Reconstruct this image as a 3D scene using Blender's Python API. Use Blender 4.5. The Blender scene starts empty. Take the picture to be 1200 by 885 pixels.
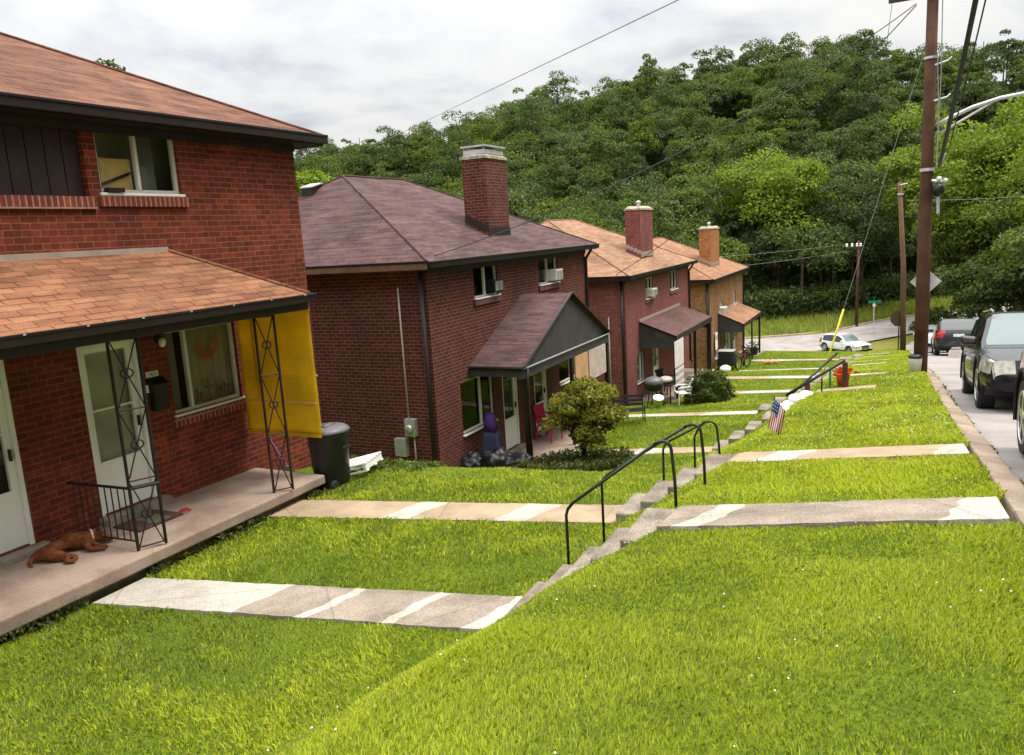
import bpy, bmesh, math, random
import numpy as np
from mathutils import Vector, Matrix, noise as mnoise
R=math.radians
random.seed(7); rng=np.random.default_rng(11)
sc=bpy.context.scene; col=sc.collection
CAMR=(0.899037,0.433731,-0.060085)
CAMU=(-0.023794,0.185408,0.982374)
CAMF=(-0.437226,0.881760,-0.177009)
SKYS=.1
ZEN=5.0
CLB=.74
SUNE=2.6
SUNA=16
EXPO=.26

# ------------------------------------------------------------------ materials
def newmat(name):
    m=bpy.data.materials.new(name); m.use_nodes=True
    nt=m.node_tree; b=nt.nodes['Principled BSDF']; return m,nt,b
def N(nt,t,**k):
    n=nt.nodes.new(t)
    for a,v in k.items():
        if a in n.inputs.keys(): n.inputs[a].default_value=v
        else: setattr(n,a,v)
    return n
def L(nt,a,b): nt.links.new(a,b)
def ramp(nt,fac,stops):
    r=nt.nodes.new('ShaderNodeValToRGB'); e=r.color_ramp.elements
    e[0].position=stops[0][0]; e[0].color=(*stops[0][1],1); e[1].position=stops[-1][0]; e[1].color=(*stops[-1][1],1)
    for p,c in stops[1:-1]:
        q=e.new(p); q.color=(*c,1)
    L(nt,fac,r.inputs[0]); return r.outputs[0]
def mix(nt,fac,a,b,mode='MIX'):
    n=nt.nodes.new('ShaderNodeMix'); n.data_type='RGBA'; n.blend_type=mode
    for s,v in ((0,fac),(6,a),(7,b)):
        if hasattr(v,'is_linked') or hasattr(v,'links'): L(nt,v,n.inputs[s])
        elif isinstance(v,(int,float)): n.inputs[s].default_value=v
        else: n.inputs[s].default_value=(*v,1)
    return n.outputs[2]
def bump(nt,b,h,strength=.4,dist=.02):
    n=N(nt,'ShaderNodeBump',Strength=strength,Distance=dist); L(nt,h,n.inputs['Height']); L(nt,n.outputs[0],b.inputs['Normal'])
def coord(nt,kind='Object'):
    return nt.nodes.new('ShaderNodeTexCoord').outputs[kind]
def noise(nt,vec,scale,detail=4,rough=.55):
    n=N(nt,'ShaderNodeTexNoise',Scale=scale,Detail=detail,Roughness=rough); L(nt,vec,n.inputs['Vector']); return n.outputs[0]
def plain(name,c,rough=.6,metal=0,var=.15,scale=6,spec=.4,bmp=0):
    m,nt,b=newmat(name); v=coord(nt)
    f=noise(nt,v,scale)
    lo=tuple(x*(1-var) for x in c); hi=tuple(min(1,x*(1+var)) for x in c)
    L(nt,ramp(nt,f,[(.3,lo),(.7,hi)]),b.inputs['Base Color'])
    b.inputs['Roughness'].default_value=rough; b.inputs['Metallic'].default_value=metal; b.inputs['Specular IOR Level'].default_value=spec
    if bmp: bump(nt,b,f,bmp,.01)
    return m
def brick(name,c1,c2,mortar,row=.0735,width=.205,ms=.0065,dirt=.3):
    m,nt,b=newmat(name); uv=coord(nt,'UV')
    w=N(nt,'ShaderNodeTexNoise',Scale=3.0); L(nt,uv,w.inputs['Vector'])
    t=N(nt,'ShaderNodeTexBrick',Scale=1.0); t.offset=.5
    t.inputs['Brick Width'].default_value=width; t.inputs['Row Height'].default_value=row; t.inputs['Mortar Size'].default_value=ms; t.inputs['Mortar Smooth'].default_value=.25
    t.inputs['Color1'].default_value=(*c1,1); t.inputs['Color2'].default_value=(*c2,1); t.inputs['Mortar'].default_value=(*mortar,1)
    L(nt,uv,t.inputs['Vector'])
    mpb=N(nt,'ShaderNodeMapping'); mpb.inputs['Scale'].default_value=(1.2,.38,1); L(nt,uv,mpb.inputs['Vector'])
    big=noise(nt,mpb.outputs[0],.8,6,.65); fine=noise(nt,uv,22,3)
    fl=N(nt,'ShaderNodeVectorMath',operation='SNAP'); L(nt,uv,fl.inputs[0]); fl.inputs[1].default_value=(width*.5,row,1)
    wn=nt.nodes.new('ShaderNodeTexWhiteNoise'); wn.noise_dimensions='2D'; L(nt,fl.outputs[0],wn.inputs['Vector'])
    d=ramp(nt,big,[(.3,(1-dirt,)*3),(.62,(1.06,)*3)]); e=ramp(nt,fine,[(.25,(.78,)*3),(.75,(1.15,)*3)])
    c=mix(nt,.55,t.outputs['Color'],ramp(nt,wn.outputs['Value'],[(0,(.62,)*3),(.8,(1.05,)*3),(1,(1.45,1.35,1.3))]),'MULTIPLY'); c=mix(nt,1.0,c,d,'MULTIPLY'); c=mix(nt,1.0,c,e,'MULTIPLY')
    L(nt,c,b.inputs['Base Color']); b.inputs['Roughness'].default_value=.85; b.inputs['Specular IOR Level'].default_value=.25
    inv=N(nt,'ShaderNodeMath',operation='SUBTRACT'); inv.inputs[0].default_value=1; L(nt,t.outputs['Fac'],inv.inputs[1])
    bump(nt,b,inv.outputs[0],.5,.012); return m
def shingle(name,c1,c2,c3,row=.13,width=.32,seam=.006,tint=.5):
    m,nt,b=newmat(name); uv=coord(nt,'UV')
    t=N(nt,'ShaderNodeTexBrick',Scale=1.0); t.offset=.37; t.squash=1
    t.inputs['Brick Width'].default_value=width; t.inputs['Row Height'].default_value=row; t.inputs['Mortar Size'].default_value=seam; t.inputs['Mortar Smooth'].default_value=.3
    t.inputs['Color1'].default_value=(*c1,1); t.inputs['Color2'].default_value=(*c2,1); t.inputs['Mortar'].default_value=tuple(x*.35 for x in c1)+(1,)
    L(nt,uv,t.inputs['Vector'])
    mp=N(nt,'ShaderNodeMapping'); mp.inputs['Scale'].default_value=(.8,3.5,1); L(nt,uv,mp.inputs['Vector'])
    s=noise(nt,mp.outputs[0],1.6,5,.65); f=noise(nt,uv,60,3)
    mp2=N(nt,'ShaderNodeMapping'); mp2.inputs['Scale'].default_value=(.35,.35,1); L(nt,uv,mp2.inputs['Vector'])
    s2=noise(nt,mp2.outputs[0],2,4,.6)
    fac=N(nt,'ShaderNodeMath',operation='MULTIPLY'); L(nt,ramp(nt,s,[(.42,(0,)*3),(.68,(1,)*3)]),fac.inputs[0]); fac.inputs[1].default_value=tint
    c=mix(nt,fac.outputs[0],t.outputs['Color'],c3)
    c=mix(nt,1.0,c,ramp(nt,f,[(.3,(.75,)*3),(.7,(1.2,)*3)]),'MULTIPLY')
    c=mix(nt,1.0,c,ramp(nt,s2,[(.35,(.78,)*3),(.65,(1.1,)*3)]),'MULTIPLY')
    L(nt,c,b.inputs['Base Color']); b.inputs['Roughness'].default_value=.9; b.inputs['Specular IOR Level'].default_value=.2
    inv=N(nt,'ShaderNodeMath',operation='SUBTRACT'); inv.inputs[0].default_value=1; L(nt,t.outputs['Fac'],inv.inputs[1])
    bump(nt,b,inv.outputs[0],.5,.015); return m
def concrete(name,c,stain,scale=2.2,lo=.38,hi=.62,speck=.18):
    m,nt,b=newmat(name); v=coord(nt)
    a=noise(nt,v,scale,6,.62); f=noise(nt,v,70,3,.6)
    cc=ramp(nt,a,[(lo,stain),(hi,c)])
    cc=mix(nt,1.0,cc,ramp(nt,f,[(.3,(1-speck,)*3),(.7,(1+speck,)*3)]),'MULTIPLY')
    L(nt,cc,b.inputs['Base Color']); b.inputs['Roughness'].default_value=.9; b.inputs['Specular IOR Level'].default_value=.25
    bump(nt,b,f,.35,.01); return m
def leafmat(name,c1,c2,trans=.35,rough=.55,up=0):
    m=bpy.data.materials.new(name); m.use_nodes=True; nt=m.node_tree; nt.nodes.clear()
    out=nt.nodes.new('ShaderNodeOutputMaterial')
    g=nt.nodes.new('ShaderNodeNewGeometry'); v=coord(nt)
    n=noise(nt,v,.35,3,.6)
    ad=N(nt,'ShaderNodeMath',operation='MULTIPLY_ADD'); L(nt,g.outputs['Random Per Island'],ad.inputs[0]); ad.inputs[1].default_value=.45
    L(nt,n,ad.inputs[2])
    c=ramp(nt,ad.outputs[0],[(.42,c1),(.95,c2)])
    p=nt.nodes.new('ShaderNodeBsdfPrincipled'); L(nt,c,p.inputs['Base Color']); p.inputs['Roughness'].default_value=rough; p.inputs['Specular IOR Level'].default_value=.25
    t=nt.nodes.new('ShaderNodeBsdfTranslucent')
    L(nt,mix(nt,1.0,c,(1.35,1.5,.7),'MULTIPLY'),t.inputs['Color'])
    ms=nt.nodes.new('ShaderNodeMixShader'); ms.inputs[0].default_value=trans
    
    if up:
        vm=N(nt,'ShaderNodeMix'); vm.data_type='VECTOR'; vm.inputs[0].default_value=up; L(nt,g.outputs['Normal'],vm.inputs[4]); vm.inputs[5].default_value=(0,0,1)
        nn=nt.nodes.new('ShaderNodeVectorMath'); nn.operation='NORMALIZE'; L(nt,vm.outputs[1],nn.inputs[0]); L(nt,nn.outputs[0],p.inputs['Normal'])
    L(nt,p.outputs[0],ms.inputs[1]); L(nt,t.outputs[0],ms.inputs[2]); L(nt,ms.outputs[0],out.inputs[0]); return m
def glassmat(name,refl=.18,tint=(.9,.95,.93)):
    m=bpy.data.materials.new(name); m.use_nodes=True; nt=m.node_tree; nt.nodes.clear()
    out=nt.nodes.new('ShaderNodeOutputMaterial'); t=nt.nodes.new('ShaderNodeBsdfTransparent'); t.inputs[0].default_value=(*tint,1)
    g=nt.nodes.new('ShaderNodeBsdfGlossy'); g.inputs['Roughness'].default_value=.02
    v=coord(nt); 
    lw=N(nt,'ShaderNodeLayerWeight',Blend=.5); pw=N(nt,'ShaderNodeMath',operation='POWER'); L(nt,lw.outputs['Facing'],pw.inputs[0]); pw.inputs[1].default_value=5.0; ad=N(nt,'ShaderNodeMath',operation='MULTIPLY_ADD'); L(nt,pw.outputs[0],ad.inputs[0]); ad.inputs[1].default_value=.9; ad.inputs[2].default_value=refl; ad.use_clamp=True
    ms=nt.nodes.new('ShaderNodeMixShader'); L(nt,ad.outputs[0],ms.inputs[0]); L(nt,t.outputs[0],ms.inputs[1]); L(nt,g.outputs[0],ms.inputs[2]); L(nt,ms.outputs[0],out.inputs[0]); return m
def carpaint(name,c,flake=.0,rough=.25,coat=1.0):
    m,nt,b=newmat(name); v=coord(nt); f=noise(nt,v,2.5,4)
    L(nt,ramp(nt,f,[(.3,tuple(x*.9 for x in c)),(.7,tuple(x*1.1 for x in c))]),b.inputs['Base Color'])
    L(nt,ramp(nt,noise(nt,v,9,5),[(.3,(rough*.7,)*3),(.75,(rough*1.5,)*3)]),b.inputs['Roughness'])
    b.inputs['Coat Weight'].default_value=coat; b.inputs['Coat Roughness'].default_value=.06; b.inputs['Metallic'].default_value=flake; return m

M={}
M['brick1']=brick('brick_red',(.203,.037,.018),(.115,.021,.012),(.25,.095,.058),dirt=.33)
M['brick2']=brick('brick_maroon',(.118,.030,.022),(.072,.019,.015),(.24,.125,.095),dirt=.3)
M['brick3']=brick('brick_pinkish_red',(.22,.065,.055),(.17,.05,.043),(.31,.15,.13),dirt=.25)
M['brick4']=brick('brick_orange',(.34,.17,.068),(.20,.09,.036),(.36,.24,.15),dirt=.35)
M['chim4']=brick('brick_orange_chimney',(.40,.155,.05),(.26,.10,.035),(.5,.26,.13),dirt=.15)
M['sillbrick']=brick('brick_soldier_course',(.22,.05,.03),(.16,.035,.022),(.36,.2,.15),row=.30,width=.072,ms=.011)
M['sillbrick2']=brick('brick_soldier_course_dark',(.13,.04,.035),(.10,.03,.027),(.26,.16,.14),row=.30,width=.072,ms=.011)
M['roof1']=shingle('shingle_red_brown',(.155,.062,.036),(.092,.038,.025),(.25,.125,.072),row=.115,seam=.010,tint=.75)
M['porch1']=shingle('shingle_orange',(.245,.098,.050),(.145,.058,.033),(.36,.19,.10),row=.118,width=.26,seam=.011,tint=.6)
M['roof2']=shingle('shingle_plum',(.098,.054,.052),(.060,.033,.033),(.15,.092,.084),row=.125,seam=.010,tint=.7)
M['roof3']=shingle('shingle_tan',(.30,.165,.095),(.22,.115,.07),(.38,.235,.15),seam=.009,tint=.7)
M['roof4']=shingle('shingle_copper',(.31,.16,.09),(.235,.115,.065),(.38,.22,.135))
M['porch3']=shingle('shingle_brown',(.115,.062,.055),(.09,.05,.045),(.15,.085,.07))
M['gutter']=plain('gutter_dark_brown',(.016,.010,.009),.38,0,.2,3)
M['frieze']=plain('frieze_plum',(.018,.010,.010),.6,0,.25,3)
M['fasciatan']=plain('fascia_wood',(.16,.085,.05),.7,0,.3,3)
M['board']=plain('board_plum',(.030,.015,.016),.65,0,.3,4)
M['white']=plain('white_paint',(.72,.71,.66),.5,0,.06,3)
M['dooroff']=plain('white_door_paint',(.78,.78,.76),.4,0,.04,2)
M['offwhite']=plain('offwhite_paint',(.62,.60,.53),.55,0,.08,4)
M['metalblk']=plain('wrought_iron_black',(.018,.016,.017),.45,.3,.3,8)
M['ironbrown']=plain('wrought_iron_brown',(.035,.018,.015),.5,.2,.3,8)
M['railgreen']=plain('rail_dark_green',(.022,.026,.020),.4,.4,.3,8)
M['porchcon']=concrete('porch_concrete',(.33,.25,.20),(.19,.13,.10),1.3,.36,.60,.2)
M['porchside']=concrete('porch_side',(.30,.25,.20),(.14,.11,.08),2.5)
M['conwarm']=concrete('path_concrete_warm',(.52,.42,.30),(.40,.31,.22),2.0)
M['congrey']=concrete('path_concrete_grey',(.27,.225,.175),(.14,.115,.09),3.2,speck=.42)
M['conwhite']=concrete('path_patch_white',(.76,.74,.68),(.58,.55,.49),1.6,.30,.5,.08)
M['curb']=concrete('kerb_concrete',(.33,.26,.195),(.19,.145,.105),1.7)
M['asphalt']=concrete('road_worn',(.32,.29,.27),(.235,.21,.195),.7)
M['glass']=glassmat('window_glass',.02)
M['glassr']=glassmat('window_glass_bright',.28)
M['dark']=plain('dark_interior',(.02,.018,.016),.9)
M['curtain']=plain('curtain_beige',(.25,.215,.13),.9,0,.25,3)
M['curtgrey']=plain('curtain_grey',(.11,.105,.085),.9,0,.2,3)
M['plasterwall']=plain('interior_wall',(.42,.37,.22),.9)
M['innerdoor']=plain('inner_door_grey',(.33,.31,.235),.8,0,.25,2)
M['carton']=plain('cardboard',(.62,.37,.13),.85)
M['yellow']=None
m,nt,b=newmat('blind_yellow'); v=coord(nt)
w=N(nt,'ShaderNodeTexWave',Scale=11.0,Distortion=.15); w.bands_direction='Z'; L(nt,v,w.inputs['Vector'])
big=noise(nt,v,2.2,4)
c=ramp(nt,w.outputs[1],[(.2,(.70,.47,.012)),(.8,(.84,.60,.02))]); c=mix(nt,1.0,c,ramp(nt,big,[(.3,(.8,)*3),(.7,(1.1,)*3)]),'MULTIPLY')
L(nt,c,b.inputs['Base Color']); b.inputs['Roughness'].default_value=.7; M['yellow']=m
tr=nt.nodes.new('ShaderNodeBsdfTranslucent'); L(nt,c,tr.inputs['Color']); msx=nt.nodes.new('ShaderNodeMixShader'); msx.inputs[0].default_value=.45; L(nt,b.outputs[0],msx.inputs[1]); L(nt,tr.outputs[0],msx.inputs[2]); L(nt,msx.outputs[0],nt.nodes['Material Output'].inputs[0])
M['binblack']=plain('bin_black_plastic',(.012,.013,.012),.4,0,.2,5)
M['bingrey']=plain('bin_lid_grey',(.11,.105,.11),.45,0,.1,5)
M['purple']=plain('purple_plastic',(.20,.06,.22),.5)
M['bagblack']=plain('bag_black',(.010,.010,.012),.45,0,.2,8,.35,.9)
M['navy']=plain('navy_cloth',(.02,.025,.06),.8)
M['violet']=plain('violet_cloth',(.06,.02,.14),.8)
M['redcloth']=plain('red_fabric',(.42,.02,.06),.7)
M['meter']=plain('meter_grey',(.42,.42,.42),.4,.3,.12,8)
M['metersilver']=plain('meter_silver',(.5,.5,.5),.3,.6)
M['pipewhite']=plain('conduit_pale',(.45,.38,.33),.5)
M['wood']=plain('pole_wood',(.095,.046,.028),.85,0,.45,1.6,.2,.3)
M['polewood2']=plain('pole_wood_pale',(.13,.07,.038),.85,0,.3,1.6)
M['trunk']=plain('bark',(.075,.055,.04),.95,0,.4,3,.1,.5)
M['trunkdark']=plain('bark_dark',(.03,.022,.016),.95,0,.4,3,.1,.5)
M['galv']=plain('galvanised_steel',(.62,.62,.62),.35,.5,.1,5)
M['insul']=plain('porcelain_white',(.75,.75,.75),.2)
M['wire']=plain('wire_black',(.02,.02,.02),.6)
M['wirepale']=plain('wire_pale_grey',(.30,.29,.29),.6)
M['guyyellow']=plain('guy_guard_yellow',(.80,.72,.08),.5)
M['signback']=plain('sign_back_aluminium',(.62,.62,.62),.4,.2)
M['signrust']=plain('sign_back_rusty',(.08,.045,.032),.6)
M['signgreen']=plain('sign_green',(.01,.16,.07),.4)
M['tyre']=plain('tyre_rubber',(.018,.018,.018),.75,0,.3,10)
M['alloy']=plain('alloy_rim',(.48,.48,.49),.25,.8)
M['chrome']=plain('chrome_trim',(.75,.75,.76),.12,1.0,.03)
M['carblack']=carpaint('car_paint_black',(.006,.006,.010),coat=.55)
M['carwhite']=carpaint('car_paint_white',(.78,.79,.80))
M['carbrown']=carpaint('car_paint_bronze',(.22,.095,.03),.4)
M['carglass']=plain('car_glass_dark',(.02,.025,.028),.03,0,.1,3,1.0)
m,nt,b=newmat('car_windscreen'); b.inputs['Base Color'].default_value=(.16,.20,.20,1); b.inputs['Roughness'].default_value=.07; b.inputs['Metallic'].default_value=.35; M['windscreen']=m
M['blackplastic']=plain('black_plastic_trim',(.012,.012,.013),.6,0,.2,6,.2)
M['lamp']=plain('headlamp_lens',(.46,.45,.38),.10,.2,.45,11,1.0)
M['taillamp']=plain('tail_lamp_red',(.45,.01,.02),.12,0,.15,10,.9)
M['plate']=plain('licence_plate_white',(.7,.7,.66),.5)
M['dog']=plain('dog_fur_brown',(.17,.058,.022),.85,0,.35,14,.15,.3)
M['dogdark']=plain('dog_fur_dark',(.06,.025,.014),.85,0,.3,14,.15)
M['dogtan']=plain('dog_fur_tan',(.30,.125,.05),.85,0,.3,14,.15)
M['harness']=plain('collar_pale',(.62,.48,.36),.7)
M['matdark']=plain('doormat_dark_red',(.07,.03,.024),.95,0,.5,25)
M['matgreen']=plain('doormat_olive',(.10,.09,.05),.95,0,.5,25)
M['red']=plain('red_plastic',(.22,.035,.022),.5)
M['orange']=plain('orange_plastic',(.70,.11,.02),.5,0,.25,9)
M['peach']=plain('peach_terracotta',(.66,.28,.10),.7,0,.25,9)
M['greenplastic']=plain('green_plastic',(.03,.25,.03),.5)
M['bluecloth']=plain('flag_blue',(.03,.08,.30),.75)
M['ply']=plain('panel_tan',(.52,.30,.16),.8,0,.2,3)
M['plypale']=plain('panel_pale_pink',(.50,.40,.36),.8,0,.2,3)
M['sheet']=plain('white_cloth',(.75,.70,.68),.85,0,.1,5)
M['gable']=plain('gable_charcoal',(.045,.044,.042),.8,0,.25,3)
M['flagred']=plain('flag_red',(.45,.02,.06),.7)
M['flagwhite']=plain('flag_white',(.80,.78,.78),.7)
M['text']=plain('numeral_black',(.02,.02,.02),.6)
M['decal']=plain('decal_rust_red',(.34,.07,.03),.8,0,.3,20)
M['decaldark']=plain('decal_brown',(.10,.06,.04),.8,0,.3,20)
M['pinkflower']=plain('pink_blossom',(.55,.22,.26),.8)
M['chimcap']=concrete('chimney_mortar',(.50,.46,.38),(.25,.20,.15),6)
M['capmetal']=plain('chimney_cap_metal',(.55,.56,.55),.4,.5)
M['flash']=plain('flashing_pale',(.34,.27,.23),.5,.1)
# leaves and grass
M['leafA']=leafmat('leaf_mid_green',(.045,.070,.018),(.130,.172,.036))
M['leafB']=leafmat('leaf_dark_green',(.035,.055,.020),(.095,.132,.036))
M['leafC']=leafmat('leaf_bright_yellow_green',(.080,.128,.012),(.215,.285,.028))
M['leafD']=leafmat('leaf_blue_green',(.042,.063,.028),(.110,.142,.050))
M['leafM']=leafmat('leaf_light_green',(.055,.085,.014),(.150,.190,.028))
M['leafT']=leafmat('leaf_ornamental',(.075,.075,.010),(.25,.235,.03))
M['leafH']=leafmat('leaf_hedge',(.030,.050,.008),(.085,.105,.015))
M['leafG']=leafmat('leaf_groundcover',(.030,.045,.012),(.10,.11,.03))
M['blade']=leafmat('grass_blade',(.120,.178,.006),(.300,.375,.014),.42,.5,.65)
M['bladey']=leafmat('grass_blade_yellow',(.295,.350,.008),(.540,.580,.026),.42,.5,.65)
M['bladedry']=leafmat('grass_blade_dry',(.28,.25,.09),(.42,.38,.16),.3,.6)
M['clover']=plain('clover_white',(.80,.80,.72),.8)
def lawnmat(name,stops,s1=.9):
    m,nt,b=newmat(name); v=coord(nt)
    a=noise(nt,v,s1,5,.6); f=noise(nt,v,26,4,.65); 
    c=ramp(nt,a,stops); c=mix(nt,1.0,c,ramp(nt,f,[(.28,(.55,)*3),(.72,(1.35,)*3)]),'MULTIPLY')
    L(nt,c,b.inputs['Base Color']); b.inputs['Roughness'].default_value=.95; b.inputs['Specular IOR Level'].default_value=.1
    bump(nt,b,f,.8,.05); return m
M['lawn']=lawnmat('lawn_soil_grass',[(.3,(.075,.115,.008)),(.5,(.110,.155,.010)),(.7,(.150,.190,.012))])
M['litter']=lawnmat('forest_floor',[(.3,(.018,.022,.008)),(.5,(.03,.034,.012)),(.7,(.05,.045,.02))],.2)
M['verge']=lawnmat('verge_rough_grass',[(.3,(.10,.115,.02)),(.5,(.15,.155,.03)),(.7,(.21,.19,.05))],.25)

def pathmat(name,base,stain,speck):
    m,nt,b=newmat(name); v=coord(nt)
    a=noise(nt,v,2.1,6,.62); f=noise(nt,v,70,3,.6); e=noise(nt,v,5.5,5,.6)
    cc=ramp(nt,a,[(.38,stain),(.62,base)])
    at=nt.nodes.new('ShaderNodeAttribute'); at.attribute_name='patch'
    ad=N(nt,'ShaderNodeMath',operation='MULTIPLY_ADD'); L(nt,e,ad.inputs[0]); ad.inputs[1].default_value=.9; L(nt,at.outputs['Fac'],ad.inputs[2])
    wh=ramp(nt,a,[(.32,(.31,.275,.22)),(.55,(.42,.385,.33))])
    cc=mix(nt,ramp(nt,ad.outputs[0],[(.90,(0,)*3),(1.0,(1,)*3)]),cc,wh)
    cc=mix(nt,1.0,cc,ramp(nt,f,[(.3,(1-speck,)*3),(.7,(1+speck,)*3)]),'MULTIPLY')
    vo=N(nt,'ShaderNodeTexVoronoi',Scale=.45); vo.feature='DISTANCE_TO_EDGE'; L(nt,v,vo.inputs['Vector'])
    cc=mix(nt,1.0,cc,ramp(nt,vo.outputs['Distance'],[(.0015,(.72,)*3),(.006,(1,)*3)]),'MULTIPLY')
    L(nt,cc,b.inputs['Base Color']); b.inputs['Roughness'].default_value=.9; b.inputs['Specular IOR Level'].default_value=.25; bump(nt,b,f,.35,.01); return m
M['pathwarm']=pathmat('path_warm',(.37,.28,.185),(.27,.20,.13),.16)
M['pathgrey']=pathmat('path_grey',(.29,.24,.19),(.18,.145,.112),.36)
# ------------------------------------------------------------------ mesh builder
def wpos(o):
    p=Vector((0,0,0))
    while o is not None: p+=o.location; o=o.parent
    return p
class MB:
    def __init__(s): s.v=[]; s.f=[]; s.mi=[]
    def add(s,verts,faces,mi=0):
        k=len(s.v); s.v+= [tuple(q) for q in verts]
        for f in faces: s.f.append([i+k for i in f]); s.mi.append(mi)
        return s
    def box(s,x0,x1,y0,y1,z0,z1,mi=0):
        v=[(x0,y0,z0),(x1,y0,z0),(x1,y1,z0),(x0,y1,z0),(x0,y0,z1),(x1,y0,z1),(x1,y1,z1),(x0,y1,z1)]
        return s.add(v,[(3,2,1,0),(4,5,6,7),(0,1,5,4),(1,2,6,5),(2,3,7,6),(3,0,4,7)],mi)
    def hexa(s,b,t,mi=0):  # bottom 4 ccw, top 4
        return s.add(list(b)+list(t),[(3,2,1,0),(4,5,6,7),(0,1,5,4),(1,2,6,5),(2,3,7,6),(3,0,4,7)],mi)
    def quad(s,a,b,c,d,mi=0): return s.add([a,b,c,d],[(0,1,2,3)],mi)
    def prism(s,poly,off,mi=0):
        n=len(poly); o=Vector(off); t=[tuple(Vector(p)+o) for p in poly]
        fs=[tuple(range(n))[::-1],tuple(range(n,2*n))]+[(i,(i+1)%n,(i+1)%n+n,i+n) for i in range(n)]
        return s.add(list(poly)+t,fs,mi)
    def tube(s,pts,r,n=8,mi=0,caps=True):
        pts=[Vector(p) for p in pts]; rs=r if isinstance(r,(list,tuple)) else [r]*len(pts)
        k=len(s.v); prev=None
        for i,p in enumerate(pts):
            d=(pts[min(i+1,len(pts)-1)]-pts[max(i-1,0)]).normalized()
            if prev is None:
                a=Vector((0,0,1)) if abs(d.z)<.9 else Vector((1,0,0)); u=d.cross(a).normalized()
            else:
                u=(prev-d*prev.dot(d)).normalized()
            prev=u; w=d.cross(u)
            for j in range(n):
                t=2*math.pi*j/n; q=p+(u*math.cos(t)+w*math.sin(t))*rs[i]; s.v.append(tuple(q))
        for i in range(len(pts)-1):
            for j in range(n):
                a=k+i*n+j; b=k+i*n+(j+1)%n; s.f.append([a,b,b+n,a+n]); s.mi.append(mi)
        if caps:
            s.f.append([k+j for j in range(n)][::-1]); s.mi.append(mi)
            e=k+(len(pts)-1)*n; s.f.append([e+j for j in range(n)]); s.mi.append(mi)
        return s
    def lathe(s,prof,c=(0,0,0),n=20,mi=0,axis='z'):
        k=len(s.v); c=Vector(c)
        for (r,z) in prof:
            for j in range(n):
                t=2*math.pi*j/n
                q=(r*math.cos(t),r*math.sin(t),z)
                if axis=='x': q=(z,r*math.cos(t),r*math.sin(t))
                if axis=='y': q=(r*math.sin(t),z,r*math.cos(t))
                s.v.append(tuple(c+Vector(q)))
        for i in range(len(prof)-1):
            for j in range(n):
                a=k+i*n+j; b=k+i*n+(j+1)%n; s.f.append([a,b,b+n,a+n]); s.mi.append(mi)
        s.f.append([k+j for j in range(n)][::-1]); s.mi.append(mi)
        e=k+(len(prof)-1)*n; s.f.append([e+j for j in range(n)]); s.mi.append(mi)
        return s
    def ball(s,c,r,n=12,mi=0,sz=(1,1,1)):
        prof=[(max(.001,math.sin(math.pi*i/8)),-math.cos(math.pi*i/8)) for i in range(9)]
        k=len(s.v); s.lathe(prof,(0,0,0),n,mi)
        for i in range(k,len(s.v)):
            q=s.v[i]; s.v[i]=(c[0]+q[0]*r*sz[0],c[1]+q[1]*r*sz[1],c[2]+q[2]*r*sz[2])
        return s
    def build(s,name,mat,parent=None,local=False,smooth=False,bevel=0,label=None,uv=True,fixn=True,weld=False):
        me=bpy.data.meshes.new(name)
        off=Vector((0,0,0)) if (local or parent is None) else wpos(parent)
        me.from_pydata([tuple(Vector(v)-off) for v in s.v],[],s.f)
        for m in (mat if isinstance(mat,(list,tuple)) else [mat]): me.materials.append(m)
        if any(s.mi): me.polygons.foreach_set('material_index',s.mi)
        if fixn or weld:
            bm=bmesh.new(); bm.from_mesh(me)
            if weld: bmesh.ops.remove_doubles(bm,verts=bm.verts,dist=1e-4)
            bmesh.ops.recalc_face_normals(bm,faces=bm.faces); bm.to_mesh(me); bm.free()
        me.update()
        if uv:
            ul=me.uv_layers.new(name='uv'); Z=Vector((0,0,1))
            for p in me.polygons:
                n=p.normal; u=Z.cross(n)
                u=u.normalized() if u.length>.05 else Vector((0,1,0)) if abs(n.z)>.5 else Vector((1,0,0))
                if abs(n.y)<.3 and u.y<0: pass
                w=n.cross(u)
                for li in p.loop_indices:
                    q=me.vertices[me.loops[li].vertex_index].co+off
                    ul.data[li].uv=(q.dot(u),q.dot(w))
        if smooth: me.polygons.foreach_set('use_smooth',[True]*len(me.polygons))
        o=bpy.data.objects.new(name,me); col.objects.link(o)
        if parent is not None: o.parent=parent
        if bevel:
            bv=o.modifiers.new('bevel','BEVEL'); bv.width=bevel; bv.segments=2; bv.limit_method='ANGLE'; bv.angle_limit=R(40)
        if label: o['label']=label
        return o
def tag(o,label,cat,group=None,kind=None):
    if label: o['label']=label
    if cat: o['category']=cat
    if group: o['group']=group
    if kind: o['kind']=kind
    return o
def thing(name,label,cat,loc=(0,0,0),rot=(0,0,0),group=None):
    o=bpy.data.objects.new(name,None); col.objects.link(o); o.location=loc; o.rotation_euler=rot; o.empty_display_size=.2
    return tag(o,label,cat,group)
def struct(name,mb,mat,**k):
    o=mb.build(name,mat,**k); o['kind']='structure'; return o
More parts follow.
